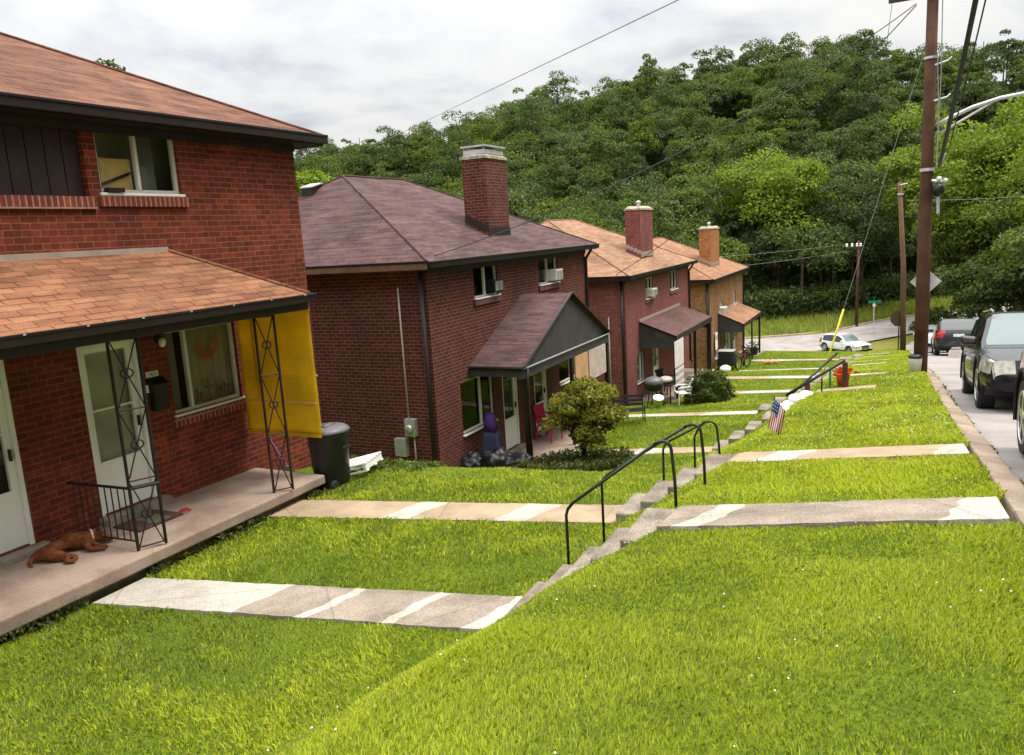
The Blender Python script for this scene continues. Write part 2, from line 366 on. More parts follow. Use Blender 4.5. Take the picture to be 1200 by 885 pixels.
def npmesh(name,verts,faces_n,mats,mi=None,parent=None,smooth=False):
    """verts (n,3); faces_n = verts per face, consecutive"""
    me=bpy.data.meshes.new(name); nv=len(verts); nf=nv//faces_n
    me.vertices.add(nv); me.vertices.foreach_set('co',verts.astype(np.float32).ravel())
    me.loops.add(nv); me.loops.foreach_set('vertex_index',np.arange(nv,dtype=np.int32))
    me.polygons.add(nf); me.polygons.foreach_set('loop_start',np.arange(0,nv,faces_n,dtype=np.int32))
    if mi is not None: me.polygons.foreach_set('material_index',mi.astype(np.int32))
    for m in (mats if isinstance(mats,(list,tuple)) else [mats]): me.materials.append(m)
    me.update(calc_edges=True); me.validate()
    o=bpy.data.objects.new(name,me); col.objects.link(o)
    if parent is not None: o.parent=parent
    return o

# ------------------------------------------------------------------ terrain
KY=[-40,-4,  0,   2,   3,   4.7,  7.5,  8.9,  9.8, 10.8, 12,  13.5, 14.8, 17,  21,  23.5, 26,  29,  33,  36,  39.5, 43,  46,  49,  53,  58,  64,  70]
KL=[-3.2,-3.2,-3.2,-3.25,-3.3,-3.38,-3.38,-3.38,-3.48,-3.78,-4.3,-4.75,-5.02,-5.28,-5.28,-5.75,-6.15,-6.25,-6.35,-6.8,-7.35,-7.45,-7.55,-7.8,-8.4,-9.6,-10.6,-11.2]
KT=[-2.6,-2.6,-2.75,-2.85,-2.9,-2.86,-2.97,-3.09,-3.28,-3.60,-4.0,-4.42,-4.65,-4.93,-5.0,-5.35,-5.75,-6.0,-6.2,-6.6,-7.1,-7.3,-7.5,-7.8,-8.4,-9.6,-10.6,-11.2]
KU=[.9,-.70,-1.2,-1.48,-1.63,-1.93,-2.27,-2.47,-2.6,-2.75,-2.93,-3.13,-3.30,-3.55,-4.0,-4.35,-4.68,-5.1,-5.65,-6.07,-6.55,-7.0,-7.4,-7.85,-8.4,-9.3,-10.3,-11.1]
KK=[1.4,-.55,-1.02,-1.3,-1.43,-1.66,-2.05,-2.25,-2.38,-2.52,-2.68,-2.88,-3.05,-3.3,-3.8,-4.15,-4.5,-4.9,-5.45,-5.87,-6.35,-6.84,-7.25,-7.7,-8.25,-9.15,-10.2,-11.1]
# far edge of the cross road, base of the hill
FX=[-300,-60,-30,-12.3,-6,-1,6.6,12,40,300]; FY=[62,66,72,78,82,93,100,106,118,160]
NX=[-300,-60,-30,-11.3,-5.8,-2,2,6.7,12,40,300]; NY=[50,54,60,67,70,77,83,90,96,108,150]
HX=[-400,-170,-110,-70,-38,0,24,80,300]; HH=[21,25,28,32,35,36,37,38,34]
def itp(x,X,Y): return np.interp(x,X,Y)
def sstep(t): t=np.clip(t,0,1); return t*t*(3-2*t)
PYC=(5.0,7.55,16.9,21.1,28.6,32.3,39.4,43.4)
def zt(x,y):
    x=np.asarray(x,float); y=np.asarray(y,float)
    zl=itp(y,KY,KL); zo=itp(y,KY,KT); zu=itp(y,KY,KU); zk=itp(y,KY,KK)
    xt=itp(y,[-4,2,3.5,4.7,7.5,14,17,22,30,45],[-3.7,-3.5,-3.0,-2.55,-2.55,-3.2,-3.5,-3.2,-2.9,-2.5])+.10*np.sin(y*2.9)*np.clip(4.6-y,0,1)
    xu=itp(y,[2,4.7,17,45],[-1.45,-1.36,-1.45,-1.3])
    lower=zl+(zo-zl)*np.clip((x+7.2)/(xt+7.2),0,1)
    t=np.clip((x-xt)/(xu-xt),0,1); t=.78*t+.22*sstep(t)
    bank=zo+(zu-zo)*t
    upper=zu+(zk-zu)*np.clip((x-xu)/(.6-xu),0,1)
    z=np.where(x<xt,lower,np.where(x<xu,bank,upper))
    z=np.where(x>.62,zk-.4,z)
    z=np.where(x>7.9,zk+.02+np.clip(x-8.2,0,40)*.16,z)
    # behind the houses the yards fall a little
    z=z-np.clip(-17-x,0,60)*.03
    # bottom of the street: flat where the cross road runs, then the wooded hill
    fe=itp(x,FX,FY); ne=itp(x,NX,NY)
    fl=sstep((y-ne+9)/8); z=z*(1-fl)+(-11.35)*fl
    z=np.where((y>ne)&(y<fe),-11.35,z)
    d=y-fe
    verge=np.where(d>0,-11.15+np.clip(d,0,8)*.12,0)
    H=itp(x*190/np.maximum(y,90),HX,HH)
    hill=verge+H*.72*sstep((d-6)/105)+H*.28*sstep((d-40)/90)
    z=np.where(d>0,hill,z)
    dm=1.0
    for yc_ in PYC: dm=dm*np.clip((np.abs(y-yc_)-.35)/.6,0,1)
    z=z+dm*np.where((x<.3)&(x>-6.9)&(y<50),.022*np.sin(2.3*x+1.7*y)*np.sin(1.1*x-2.1*y+1)+.014*np.sin(4.3*x-3.1*y)*np.sin(3.7*y+2.2*x),0)
    return z
def zf(x,y): return float(zt(x,y))
def roadz(y): return float(itp(y,KY,KK))-.13
# ------------------------------------------------------------------ ground, paths, road
def axis(parts):
    out=[]
    for a,b,s in parts: out+=list(np.arange(a,b,s))
    return np.array(out+[parts[-1][1]])
gx=axis([(-420,-120,20),(-120,-40,6),(-40,-17,3),(-17,-8.4,1.2),(-8.4,-4,.4),(-4,.55,.16),(.55,.71,.08),(.71,8.5,1.1),(8.5,40,3),(40,120,8),(120,420,20)])
gy=axis([(-40,-4,4),(-4,0,.8),(0,24,.24),(24,50,.6),(50,110,1.5),(110,220,5),(220,420,20)])
GX,GY=np.meshgrid(gx,gy); GZ=zt(GX,GY)
hill_n=np.where(GY>itp(GX,FX,FY)+10,1.6*np.sin(GX*.09+GY*.05)*np.cos(GY*.07-GX*.03),0); GZ=GZ+hill_n
verts=[(float(a),float(b),float(c)) for a,b,c in zip(GX.ravel(),GY.ravel(),GZ.ravel())]
nx=len(gx); g=MB(); g.v=verts
for j in range(len(gy)-1):
    for i in range(nx-1):
        a=j*nx+i; g.f.append([a,a+1,a+1+nx,a+nx]); 
        g.mi.append(2 if (gy[j]>float(itp(gx[i],FX,FY))+7 or gx[i]>8.4) else 1 if (gy[j]>54 or gx[i]<-30) else 0)
ground=struct('ground',g,[M['lawn'],M['verge'],M['litter']],smooth=True,uv=False,fixn=False)

# street with kerb; cross road
rd=MB(); ys=list(np.arange(-40,80.1,1.0))
def strip(mb,ysl,xa,xb,z,mi=0):
    for a,b in zip(ysl[:-1],ysl[1:]):
        mb.quad((xa(a),a,z(a,xa(a))),(xb(a),a,z(a,xb(a))),(xb(b),b,z(b,xb(b))),(xa(b),b,z(b,xa(b))),mi)
yl=[y for y in ys if y<=66]
strip(rd,yl,lambda y:.80,lambda y:4.4,lambda y,x:roadz(y)+(.0 if x<2 else .07))
strip(rd,yl,lambda y:4.4,lambda y:8.0,lambda y,x:roadz(y)+(.07 if x<6 else .0))
# widening mouth of the street down to the junction
zj=-11.22
mouth=[(.80,66),(8.0,66),(9.5,72),(12,80),(14,90),(6,84),(1.2,76.5),(.2,72)]
for a,b in zip(mouth[:1]*6,range(6)): pass
rd.add([(x,y,roadz(66) if y<67 else zj) for x,y in mouth],[(0,1,2,7),(7,2,3,6),(6,3,4,5)])
struct('road',rd,M['asphalt'],fixn=False)
kb=MB(); yk=list(np.arange(-40,66,2.5))
for i,(a,b) in enumerate(zip(yk[:-1],yk[1:])):
    za,zb=float(itp(a,KY,KK)),float(itp(b,KY,KK)); ga,gb=roadz(a),roadz(b)
    j=.012*math.sin(i*2.3)
    x0,x1=.615,.80+j
    kb.hexa([(x0,a,ga-.25),(x1+.03,a,ga-.25),(x1+.03,b-.006,gb-.25),(x0,b-.006,gb-.25)],[(x0,a,za+.015),(x1,a,za-.005),(x1,b-.006,zb-.005),(x0,b-.006,zb+.015)])
struct('kerb',kb,M['curb'],bevel=.02)
kb=MB()
for a,b in zip(yk[:-1],yk[1:]):
    za,zb=roadz(a)+.13,roadz(b)+.13
    kb.hexa([(7.98,a,za-.4),(8.2,a,za-.4),(8.2,b,zb-.4),(7.98,b,zb-.4)],[(8.0,a,za),(8.2,a,za),(8.2,b,zb),(8.0,b,zb)])
struct('kerb',kb,M['curb'])
cr=MB(); xs=list(np.arange(-200,40,3))+[40]
nearf=lambda x: float(itp(x,NX,NY)); farf=lambda x: float(itp(x,FX,FY))
for a,b in zip(xs[:-1],xs[1:]):
    for t0,t1 in ((0,.5),(.5,1)):
        def pt(x,t): return (x,nearf(x)*(1-t)+farf(x)*t,zj+.004+(.07 if t==.5 else 0))
        cr.quad(pt(a,t0),pt(b,t0),pt(b,t1),pt(a,t1))
struct('road',cr,M['asphalt'],fixn=False)
kb=MB()
for a,b in zip(xs[:-1],xs[1:]):
    ya,yb=farf(a),farf(b)
    kb.hexa([(a,ya,-11.5),(b,yb,-11.5),(b,yb+.25,-11.5),(a,ya+.25,-11.5)],[(a,ya,-11.05),(b,yb,-11.05),(b,yb+.25,-11.05),(a,ya+.25,-11.05)])
struct('kerb',kb,M['conwarm'])

PATHS=[]   # footprints kept free of grass
def path(yc,w,segs,x_lo,x_toe,x_top,x_hi,nsteps,skew=.0,base='pathwarm'):
    """segs: list of (x0,x1,material index); lower path x_lo..x_toe, steps, upper path x_top..x_hi"""
    PATHS.append((yc-w/2-.02,yc+w/2+.02,x_lo-.3,x_hi+.3))
    def slab(x0,x1,sg):
        mb=MB(); pv=[]; nx=max(2,int(round((x1-x0)/.06))); ny=5
        def white(x,y):
            for (a,b,mi) in sg:
                sk=skew*(2*(y-yc)/w)
                if mi==2 and a+(sk if a>x0+.01 else -9)<=x<=b+(sk if b<x1-.01 else 9): return 1.0
            return 0.0
        for i in range(nx+1):
            for j in range(ny+1):
                x=x0+(x1-x0)*i/nx; y=yc-w/2+w*j/ny; jag=0
                if j in (0,ny): jag=.005*math.sin(x*5+yc*3+j)+.005*math.sin(x*23)
                mb.v.append((x,y+jag,zf(x,y)+.035)); pv.append(white(x,y))
        for i in range(nx):
            for j in range(ny):
                a=i*(ny+1)+j; mb.f.append([a,a+ny+1,a+ny+2,a+1]); mb.mi.append(0)
        rim=[i*(ny+1) for i in range(nx+1)]+[nx*(ny+1)+j for j in range(1,ny+1)]+[i*(ny+1)+ny for i in range(nx-1,-1,-1)]+[j for j in range(ny-1,0,-1)]
        k=len(mb.v); mb.v+=[(mb.v[q][0],mb.v[q][1],mb.v[q][2]-.13) for q in rim]; pv+=[pv[q] for q in rim]
        for q in range(len(rim)):
            r2=(q+1)%len(rim); mb.f.append([rim[q],k+q,k+r2,rim[r2]]); mb.mi.append(0)
        o=struct('path',mb,M[base],smooth=False)
        at=o.data.attributes.new('patch','FLOAT','POINT'); at.data.foreach_set('value',pv)
    lo=[q for q in segs if q[1]<=x_toe+.01]; up=[q for q in segs if q[1]>x_toe+.01]
    if lo: slab(x_lo,x_toe,lo)
    if up: slab(x_top,x_hi,up)
    if nsteps:
        st=MB(); z0=zf(x_toe,yc)+.05; z1=zf(x_top,yc)+.055
        for k in range(nsteps):
            a=x_toe+(x_top-x_toe)*k/nsteps; b=x_toe+(x_top-x_toe)*(k+1)/nsteps
            z=z0+(z1-z0)*(k+.6)/nsteps-.01
            j=.015*math.sin(k*3.1+yc)
            st.hexa([(a-.01,yc-w/2+j,z-.45),(b+.02,yc-w/2+j,z-.45),(b+.02,yc+w/2,z-.45),(a-.01,yc+w/2,z-.45)],
                    [(a-.02,yc-w/2+j,z-.012),(b+.02,yc-w/2+j,z),(b+.02,yc+w/2,z+.006),(a-.02,yc+w/2,z-.006)],0)
        s=struct('steps',st,M['congrey'],bevel=.018)
PH1=5.0; PH2=7.55
path(5.0,.62,[(-7.12,-5.15,2),(-5.15,-4.4,1),(-4.4,-4.28,2),(-4.28,-3.55,1),(-3.55,-3.42,2),(-3.42,-2.78,1),(-2.78,-2.5,2),(-1.36,-1.16,1),(-1.16,-.98,2),(-.98,.32,1),(.32,.62,2)],-7.12,-2.5,-1.36,.62,5,.09,'pathgrey')
path(7.55,.66,[(-7.3,-5.35,0),(-5.35,-4.95,2),(-4.95,-3.85,0),(-3.85,-3.45,2),(-3.45,-2.5,0),(-1.42,-1.1,0),(-1.1,-.75,2),(-.75,.36,0),(.36,.62,2)],-7.3,-2.5,-1.42,.62,4,.09)
path(16.9,.7,[(-7.1,-6.3,2),(-6.3,-5.4,0),(-5.4,-4.6,2),(-4.6,-3.5,0),(-1.45,-.35,0)],-7.1,-3.5,-1.45,-.35,6,.1)
path(21.1,.7,[(-7.1,-5.6,2),(-5.6,-4.6,0),(-4.6,-3.2,2),(-1.4,-.7,2),(-.7,-.2,0)],-7.1,-3.2,-1.4,-.2,5,.1)
path(28.6,.7,[(-6.9,-5.0,0),(-5.0,-2.9,2),(-1.35,-.3,2)],-6.9,-2.9,-1.35,-.3,4,.1)
path(32.3,.7,[(-6.9,-4.6,0),(-4.6,-2.8,2),(-1.35,-.2,2)],-6.9,-2.8,-1.35,-.2,4,.1)
path(39.4,.7,[(-7.0,-5.0,2),(-5.0,-2.6,2),(-1.3,-.5,2)],-7.0,-2.6,-1.3,-.5,3,.1)
path(43.4,.7,[(-7.0,-4.9,2),(-4.9,-2.6,0),(-1.3,-.3,2)],-7.0,-2.6,-1.3,-.3,2,.1)

# ------------------------------------------------------------------ houses
F=-8.4; BK=-16.3
def wall_grid(mb,y0,y1,z0,z1,openings,x=F,depth=.11):
    Y=sorted({y0,y1}|{o[0] for o in openings}|{o[1] for o in openings}); Z=sorted({z0,z1}|{o[2] for o in openings}|{o[3] for o in openings})
    for a,b in zip(Y[:-1],Y[1:]):
        for c,d in zip(Z[:-1],Z[1:]):
            m=((a+b)/2,(c+d)/2)
            if any(o[0]<m[0]<o[1] and o[2]<m[1]<o[3] for o in openings): continue
            mb.quad((x,a,c),(x,b,c),(x,b,d),(x,a,d))
    for (a,b,c,d) in openings:
        xi=x-depth
        mb.quad((x,a,c),(xi,a,c),(xi,a,d),(x,a,d)); mb.quad((x,b,c),(x,b,d),(xi,b,d),(xi,b,c))
        mb.quad((x,a,d),(xi,a,d),(xi,b,d),(x,b,d)); mb.quad((x,a,c),(x,b,c),(xi,b,c),(xi,a,c))
def window(par,o,mull=.5,fw=.045,setback=.05,sill=True,bricksill=None,glass='glass',curtain=None,label=None,mat='offwhite',ledge=.03,curt_rng=(0,1)):
    a,b,c,d=o; x=F-setback; m=MB()
    m.box(x-.05,x,a,b,d-fw,d); m.box(x-.05,x,a,b,c,c+fw); m.box(x-.05,x,a,a+fw,c+fw,d-fw); m.box(x-.05,x,b-fw,b,c+fw,d-fw)
    if mull:
        ym=a+(b-a)*mull; m.box(x-.045,x+.012,ym-.022,ym+.022,c+fw,d-fw)
    w=m.build('window',M[mat],par,label=label)
    p=MB(); p.quad((x-.025,a+fw-.01,c+fw-.01),(x-.025,b-fw+.01,c+fw-.01),(x-.025,b-fw+.01,d-fw+.01),(x-.025,a+fw-.01,d-fw+.01)); p.build('pane',M[glass],w,fixn=False)
    bk=MB(); bk.box(x-.5,x-.48,a-.1,b+.1,c-.1,d+.1); 
    if curtain:
        y0=a+(b-a)*curt_rng[0]; y1=a+(b-a)*curt_rng[1]
        q=MB(); n=14
        for k in range(n):
            ya=y0+(y1-y0)*k/n; yb=y0+(y1-y0)*(k+1)/n
            xa=x-.09-.02*(k%2); xb=x-.09-.02*((k+1)%2)
            q.quad((xa,ya,c+.02),(xb,yb,c+.02),(xb,yb,d-.02),(xa,ya,d-.02))
        q.build('curtain',M[curtain],w,weld=True)
    if sill:
        s=MB(); s.box(x-.02,F+ledge,a-.03,b+.03,c-.035,c-.002); s.build('sill',M['white'],w,bevel=.006)
    if bricksill:
        s=MB(); s.box(F-.05,F+.045,a-.06,b+.06,c-.165,c-.038); s.build('brick_sill',M[bricksill],w,bevel=.006)
    return w
def door(par,a,b,z0,z1,glass_z=(.62,1.93),label=None,handle_right=True,panemat='glass',behind='innerdoor',bar=True):
    x=F-.05; m=MB()
    # frame
    m.box(x-.05,F-.008,a,a+.045,z0,z1); m.box(x-.05,F-.008,b-.045,b,z0,z1); m.box(x-.05,F-.008,a+.045,b-.045,z1-.05,z1)
    ai,bi=a+.047,b-.047; g0,g1=z0+glass_z[0],z0+glass_z[1]; zt_=z1-.052
    # storm door leaf: stiles and rails
    m.box(x-.045,x,ai,ai+.075,z0+.01,zt_); m.box(x-.045,x,bi-.075,bi,z0+.01,zt_)
    m.box(x-.045,x,ai+.075,bi-.075,z0+.01,g0); m.box(x-.045,x,ai+.075,bi-.075,g1,zt_)
    if bar: m.box(x-.03,x+.008,ai+.075,bi-.075,g0+.62,g0+.645)
    m.box(x-.002,x+.008,ai+.06,bi-.06,g0-.012,g0+.012)
    d=m.build('door',M['dooroff'],par,label=label)
    p=MB(); p.quad((x-.025,ai+.065,g0-.01),(x-.025,bi-.065,g0-.01),(x-.025,bi-.065,g1+.01),(x-.025,ai+.065,g1+.01)); p.build('pane',M[panemat],d,fixn=False)
    q=MB(); q.box(x-.09,x-.085,ai,bi,g0-.05,g1+.05); q.build('inner_door',M[behind],d)
    hy=bi-.04 if handle_right else ai+.04
    h=MB(); h.box(x,x+.035,hy-.012,hy+.012,z0+.95,z0+1.08); h.build('handle',M['metalblk'],d,bevel=.004)
    s=MB(); s.box(F-.05,F+.16,a-.05,b+.1,z0-.13,z0-.004); s.build('threshold',M['porchside'],d,bevel=.01)
    return d
def hip_roof(par,y0,y1,ze,rise,ka,kb,mat,xe=-8.13,xb=-16.6,th=.0,fascia='gutter',name='roof'):
    xm=(xe+xb)/2; r0=(xm,y0+ka,ze+rise); r1=(xm,y1-kb,ze+rise)
    A,B,C,D=(xe,y0,ze),(xe,y1,ze),(xb,y1,ze),(xb,y0,ze)
    m=MB(); m.add([A,B,r1,r0],[(0,1,2,3)]); m.add([B,C,r1],[(0,1,2)]); m.add([C,D,r0,r1],[(0,1,2,3)]); m.add([D,A,r0],[(0,1,2)])
    m.add([(x,y,z-.001) for x,y,z in (A,B,C,D)],[(3,2,1,0)])
    ro=m.build(name,M[mat],par,fixn=False)
    # recompute outward normals safely: faces above already wound outwards
    c=MB()
    for p,q in ((A,r0),(B,r1),(D,r0),(C,r1)):
        P=[Vector(p)+(Vector(q)-Vector(p))*t+Vector((0,0,.012)) for t in (0,1)]
        c.tube(P,.022,6)
    c.tube([Vector(r0)+Vector((0,0,.012)),Vector(r1)+Vector((0,0,.012))],.03,6)
    c.build('ridge_cap',M[mat],ro)
    return ro
def eaves(par,y0,y1,ze,yw0,yw1,sidemat='fasciatan',friz=.22):
    g=MB(); xe=-8.13
    # front gutter (stepped profile) and soffit
    g.box(xe-.005,xe+.085,y0-.01,y1+.01,ze-.125,ze+.006)
    g.box(xe+.085,xe+.10,y0-.01,y1+.01,ze-.03,ze+.006)
    g.build('gutter',M['gutter'],par,bevel=.01)
    s=MB(); s.box(F-.02,xe-.007,y0+.02,y1-.02,ze-.14,ze-.10)
    s.box(-16.58,F-.02,y0+.02,yw0-.003,ze-.14,ze-.10); s.box(-16.58,F-.02,yw1+.003,y1-.02,ze-.14,ze-.10)
    s.build('soffit',M['frieze'],par)
    f=MB(); f.box(F-.01,F+.03,yw0,yw1,ze-.14-friz,ze-.142); f.build('frieze_board',M['frieze'],par)
    for ys_ in (y0-.012,y1-.018):
        f=MB(); f.box(-16.6,xe-.01,ys_,ys_+.03,ze-.15,ze-.004); f.build('fascia',M[sidemat],par)
    for ys_ in (y0,y1):
        f=MB(); f.box(-16.6,xe-.006,ys_-.02,ys_+.02,ze-.03,ze+.012); f.build('drip_edge',M['gutter'],par)
def house_shell(par,y0,y1,zg,ze,openings,mat,bk=BK,reveal=None):
    m=MB(); zt_=ze-.11
    wall_grid(m,y0,y1,zg,zt_,openings)
    m.quad((F,y0,zg),(F,y0,zt_),(bk,y0,zt_),(bk,y0,zg)); m.quad((F,y1,zg),(bk,y1,zg),(bk,y1,zt_),(F,y1,zt_)); m.quad((bk,y0,zg),(bk,y0,zt_),(bk,y1,zt_),(bk,y1,zg))
    return m.build('wall',M[mat],par)
def interior(par,o,dx=.55,mat='dark'):
    pass
def downpipe(par,y,z0,z1,x=F+.05,mat='gutter'):
    m=MB(); m.tube([(x+.2,y,z1+.05),(x+.16,y,z1-.03),(x,y,z1-.25),(x,y,z1-.4),(x,y,z0+.1),(x+.08,y,z0)],.042,8); return m.build('downpipe',M[mat],par,smooth=True)

# ---- house 1 (left foreground)
h1=thing('brick_house','two storey red brick duplex with orange porch roof and yellow blind, nearest the viewer','house',(F,5.4,-3.15))
H1Z=1.70
o_up=(6.46,7.63,.78,1.58); o_lo=(7.06,8.24,-2.03,-.93); d2=(5.83,6.62,-2.99,-.95); d1=(4.2,5.01,-2.99,-.95); pan=(4.62,6.30,.73,1.50)
house_shell(h1,.95,9.87,-3.6,H1Z,[o_up,o_lo,d2,d1,pan],'brick1')
rf=hip_roof(h1,.6,10.28,H1Z,2.02,4.2,4.2,'roof1'); eaves(h1,.6,10.28,H1Z,.95,9.87,'gutter',.10)
w=window(h1,o_up,.49,glass='glass',bricksill='sillbrick',curtain=None,label='upper window with a cardboard box behind it')
rm=MB(); rm.box(F-.62,F-.60,o_up[0]-.6,o_up[1]+.6,.5,1.7); rm.build('room_wall',M['plasterwall'],w)
bx=MB(); bx.box(F-.42,F-.16,6.60,7.03,.80,1.20); bx.build('cardboard_box',M['carton'],w)
bx=MB(); bx.tube([(F-.14,6.50,.86),(F-.14,7.02,1.04)],.018,6); bx.build('latch_stick',M['trunkdark'],w)
bx=MB(); bx.box(F-.03,F+.05,6.52,6.74,.785,.835); bx.build('sill_block',M['gutter'],w)
cu=MB(); cu.box(F-.20,F-.18,7.10,7.40,.80,1.56); cu.build('curtain',M['curtgrey'],w)
# boarded window panel with vertical boards
pm=MB(); n=8
for k in range(n):
    a=pan[0]+(pan[1]-pan[0])*k/n; b=pan[0]+(pan[1]-pan[0])*(k+1)/n; pm.box(F-.1,F-.075,a+.006,b-.006,pan[2],pan[3])
pm.box(F-.12,F-.1,pan[0],pan[1],pan[2],pan[3])
pb=pm.build('board_panel',M['board'],h1,label='dark plum board panel filling the upper left opening')
s=MB(); s.box(F-.05,F+.045,pan[0]-.05,pan[1]+.05,pan[2]-.14,pan[2]-.002); s.build('brick_sill',M['sillbrick'],pb)
# lower window
w=window(h1,o_lo,.28,glass='glass',bricksill='sillbrick',curtain='curtain',curt_rng=(.29,1),label='front window with curtain and rust red window decals',fw=.04)
q=MB(); q.box(F-.165,F-.15,7.08,7.30,-2.01,-.95); q.build('curtain',M['curtgrey'],w)
dc=MB(); xd=F-.055
def leafshape(cy,cz,ry,rz,tilt,mi=0,n=14):
    v=[]
    for i in range(n):
        t=2*math.pi*i/n; y=ry*math.cos(t); z=rz*math.sin(t)
        v.append((xd,cy+y*math.cos(tilt)-z*math.sin(tilt),cz+y*math.sin(tilt)+z*math.cos(tilt)))
    dc.prism(v,(.003,0,0),mi)
def ringshape(cy,cz,ry,rz,tilt,th=.35,n=16):
    for i in range(n):
        P=[]
        for t,s in ((i,1),(i+1,1),(i+1,1-th),(i,1-th)):
            a=2*math.pi*t/n; y=ry*s*math.cos(a); z=rz*s*math.sin(a); P.append((xd,cy+y*math.cos(tilt)-z*math.sin(tilt),cz+y*math.sin(tilt)+z*math.cos(tilt)))
        dc.prism(P,(.003,0,0),0)
ringshape(7.66,-1.27,.055,.125,.45); ringshape(7.87,-1.27,.055,.125,-.45); leafshape(7.69,-1.31,.02,.05,.4); leafshape(7.84,-1.31,.02,.05,-.4)
leafshape(7.765,-1.36,.02,.05,0); leafshape(7.72,-1.39,.05,.016,.5); leafshape(7.81,-1.39,.05,.016,-.5)
dc.build('decal',[M['decal'],M['decaldark']],w)
dc=MB()
for cy,h in ((7.50,.15),(7.55,.10),(7.91,.12),(7.98,.16),(8.05,.12)):
    dc.box(xd,xd+.003,cy-.014,cy+.014,-1.95,-1.95+h,1); leafshape(cy,-1.95+h,.022,.022,0,1)
dc.box(xd,xd+.003,7.69,7.715,-1.98,-1.68,1); dc.box(xd+.0035,xd+.0055,7.63,7.78,-1.79,-1.765,1)
dc.build('decal',[M['decal'],M['decaldark']],w)
door(h1,*d2,label='white storm door with tall glass beside the mailbox')
door(h1,*d1,label='white storm door at the left edge of the porch',panemat='glass',behind='dark',glass_z=(.62,1.62))
# porch slab, roof, posts, railing
ps=MB()
yp0,yp1=2.4,8.32
ps.hexa([(F,yp0,-3.24),(-7.12,yp0,-3.25),(-7.12,yp1,-3.25),(F,yp1,-3.24)],[(F,yp0,-3.03),(-7.12,yp0,-3.09),(-7.12,yp1,-3.12),(F,yp1,-3.11)])
pf=ps.build('porch_floor',M['porchcon'],h1,bevel=.02)
ps=MB(); ps.box(F-.01,-7.26,yp0+.1,yp1-.08,-3.8,-3.235); ps.build('porch_base',M['porchside'],pf)
# porch roof: shed with hipped right end
ye0,ye1,xe,zl_,zh_=2.2,8.24,-6.98,-.60,.07
pr=MB(); A,B=(xe,ye0,zl_),(xe,ye1,zl_); C,D=(F+.004,7.27,zh_),(F+.004,3.2,zh_); E,G=(F+.004,ye1,zl_),(F+.004,ye0,zl_)
pr.add([A,B,C,D],[(0,1,2,3)]); pr.add([B,E,C],[(0,1,2)]); pr.add([G,A,D],[(0,1,2)]); pr.add([A,B,E,G],[(3,2,1,0)])
po=pr.build('porch_roof',M['porch1'],h1,fixn=False)
c=MB(); c.tube([Vector(B)+Vector((0,0,.01)),Vector(C)+Vector((0,0,.01))],.025,6); c.build('ridge_cap',M['porch1'],po)
c=MB(); c.box(F+.002,F+.03,3.2,7.27,zh_-.02,zh_+.05); c.build('flashing',M['flash'],po)
g=MB(); g.box(xe-.03,xe+.055,ye0,ye1+.06,zl_-.10,zl_+.004); g.box(xe+.055,xe+.065,ye0,ye1+.06,zl_-.02,zl_+.008); g.build('gutter',M['gutter'],po,bevel=.012)
for y in np.arange(3.1,8.1,.62):
    g=MB(); g.box(xe+.064,xe+.070,y-.013,y+.013,zl_-.010,zl_+.004); g.build('gutter_clip',M['galv'],po)
g=MB(); g.box(xe-.16,xe-.035,ye0,ye1-.02,zl_-.20,zl_-.012); g.box(F+.01,xe-.16,ye1-.08,ye1-.02,zl_-.20,zl_-.012); g.build('porch_beam',M['frieze'],po)
g=MB(); g.box(F+.01,xe-.16,ye0+.1,ye1-.09,zl_-.07,zl_-.03); g.build('porch_ceiling',M['frieze'],po)
def lattice_post(par,x0,y0,z0,z1,dx,dy,mat='metalblk',label=None,top=True):
    """two verticals with scissor scrollwork between them"""
    m=MB(); a=Vector((x0,y0,0)); b=Vector((x0+dx,y0+dy,0)); h=z1-z0
    for q in (a,b): m.box(q.x-.012,q.x+.012,q.y-.012,q.y+.012,z0,z1)
    def P(t,z): return a+(b-a)*t+Vector((0,0,z0+z))
    u=h/3
    for k in range(3):
        zc=(k+.5)*u
        m.tube([P(.06,k*u+.03),P(.5,zc),P(.94,(k+1)*u-.03)],.008,6); m.tube([P(.94,k*u+.03),P(.5,zc),P(.06,(k+1)*u-.03)],.008,6)
        ring=[P(.5+.22*math.cos(t),zc+.05*math.sin(t)) for t in np.linspace(0,2*math.pi,13)]; m.tube(ring,.009,6,caps=False)
    for z in (.03,u,2*u,h-.03): m.tube([P(.02,z),P(.98,z)],.009,6)
    return m.build('porch_post',M[mat],par,label=label)
lattice_post(h1,-7.28,5.40,-3.09,-.79,.12,.26,'metalblk','wrought iron lattice post holding the railing')
lattice_post(h1,-7.24,7.44,-3.11,-.79,.14,.20,'ironbrown','wrought iron lattice post at the blind')
# iron railing panel from wall to post
r=MB(); xa,ya=F+.22,5.37; xb_,yb=-7.29,5.41
def RP(t,z): return (xa+(xb_-xa)*t,ya+(yb-ya)*t,z)
r.tube([RP(-.06,-2.40),RP(1.02,-2.40)],.016,6); r.tube([RP(-.03,-2.99),RP(1.0,-2.99)],.010,6)
for k in range(9): r.tube([RP(.02+.11*k,-2.99),RP(.02+.11*k,-2.40)],.008,6)
r.tube([(xb_,yb,-2.40),(xb_+.14,yb+.26,-2.40)],.022,6)
r.build('railing',M['metalblk'],h1,label='black iron railing panel across the porch')
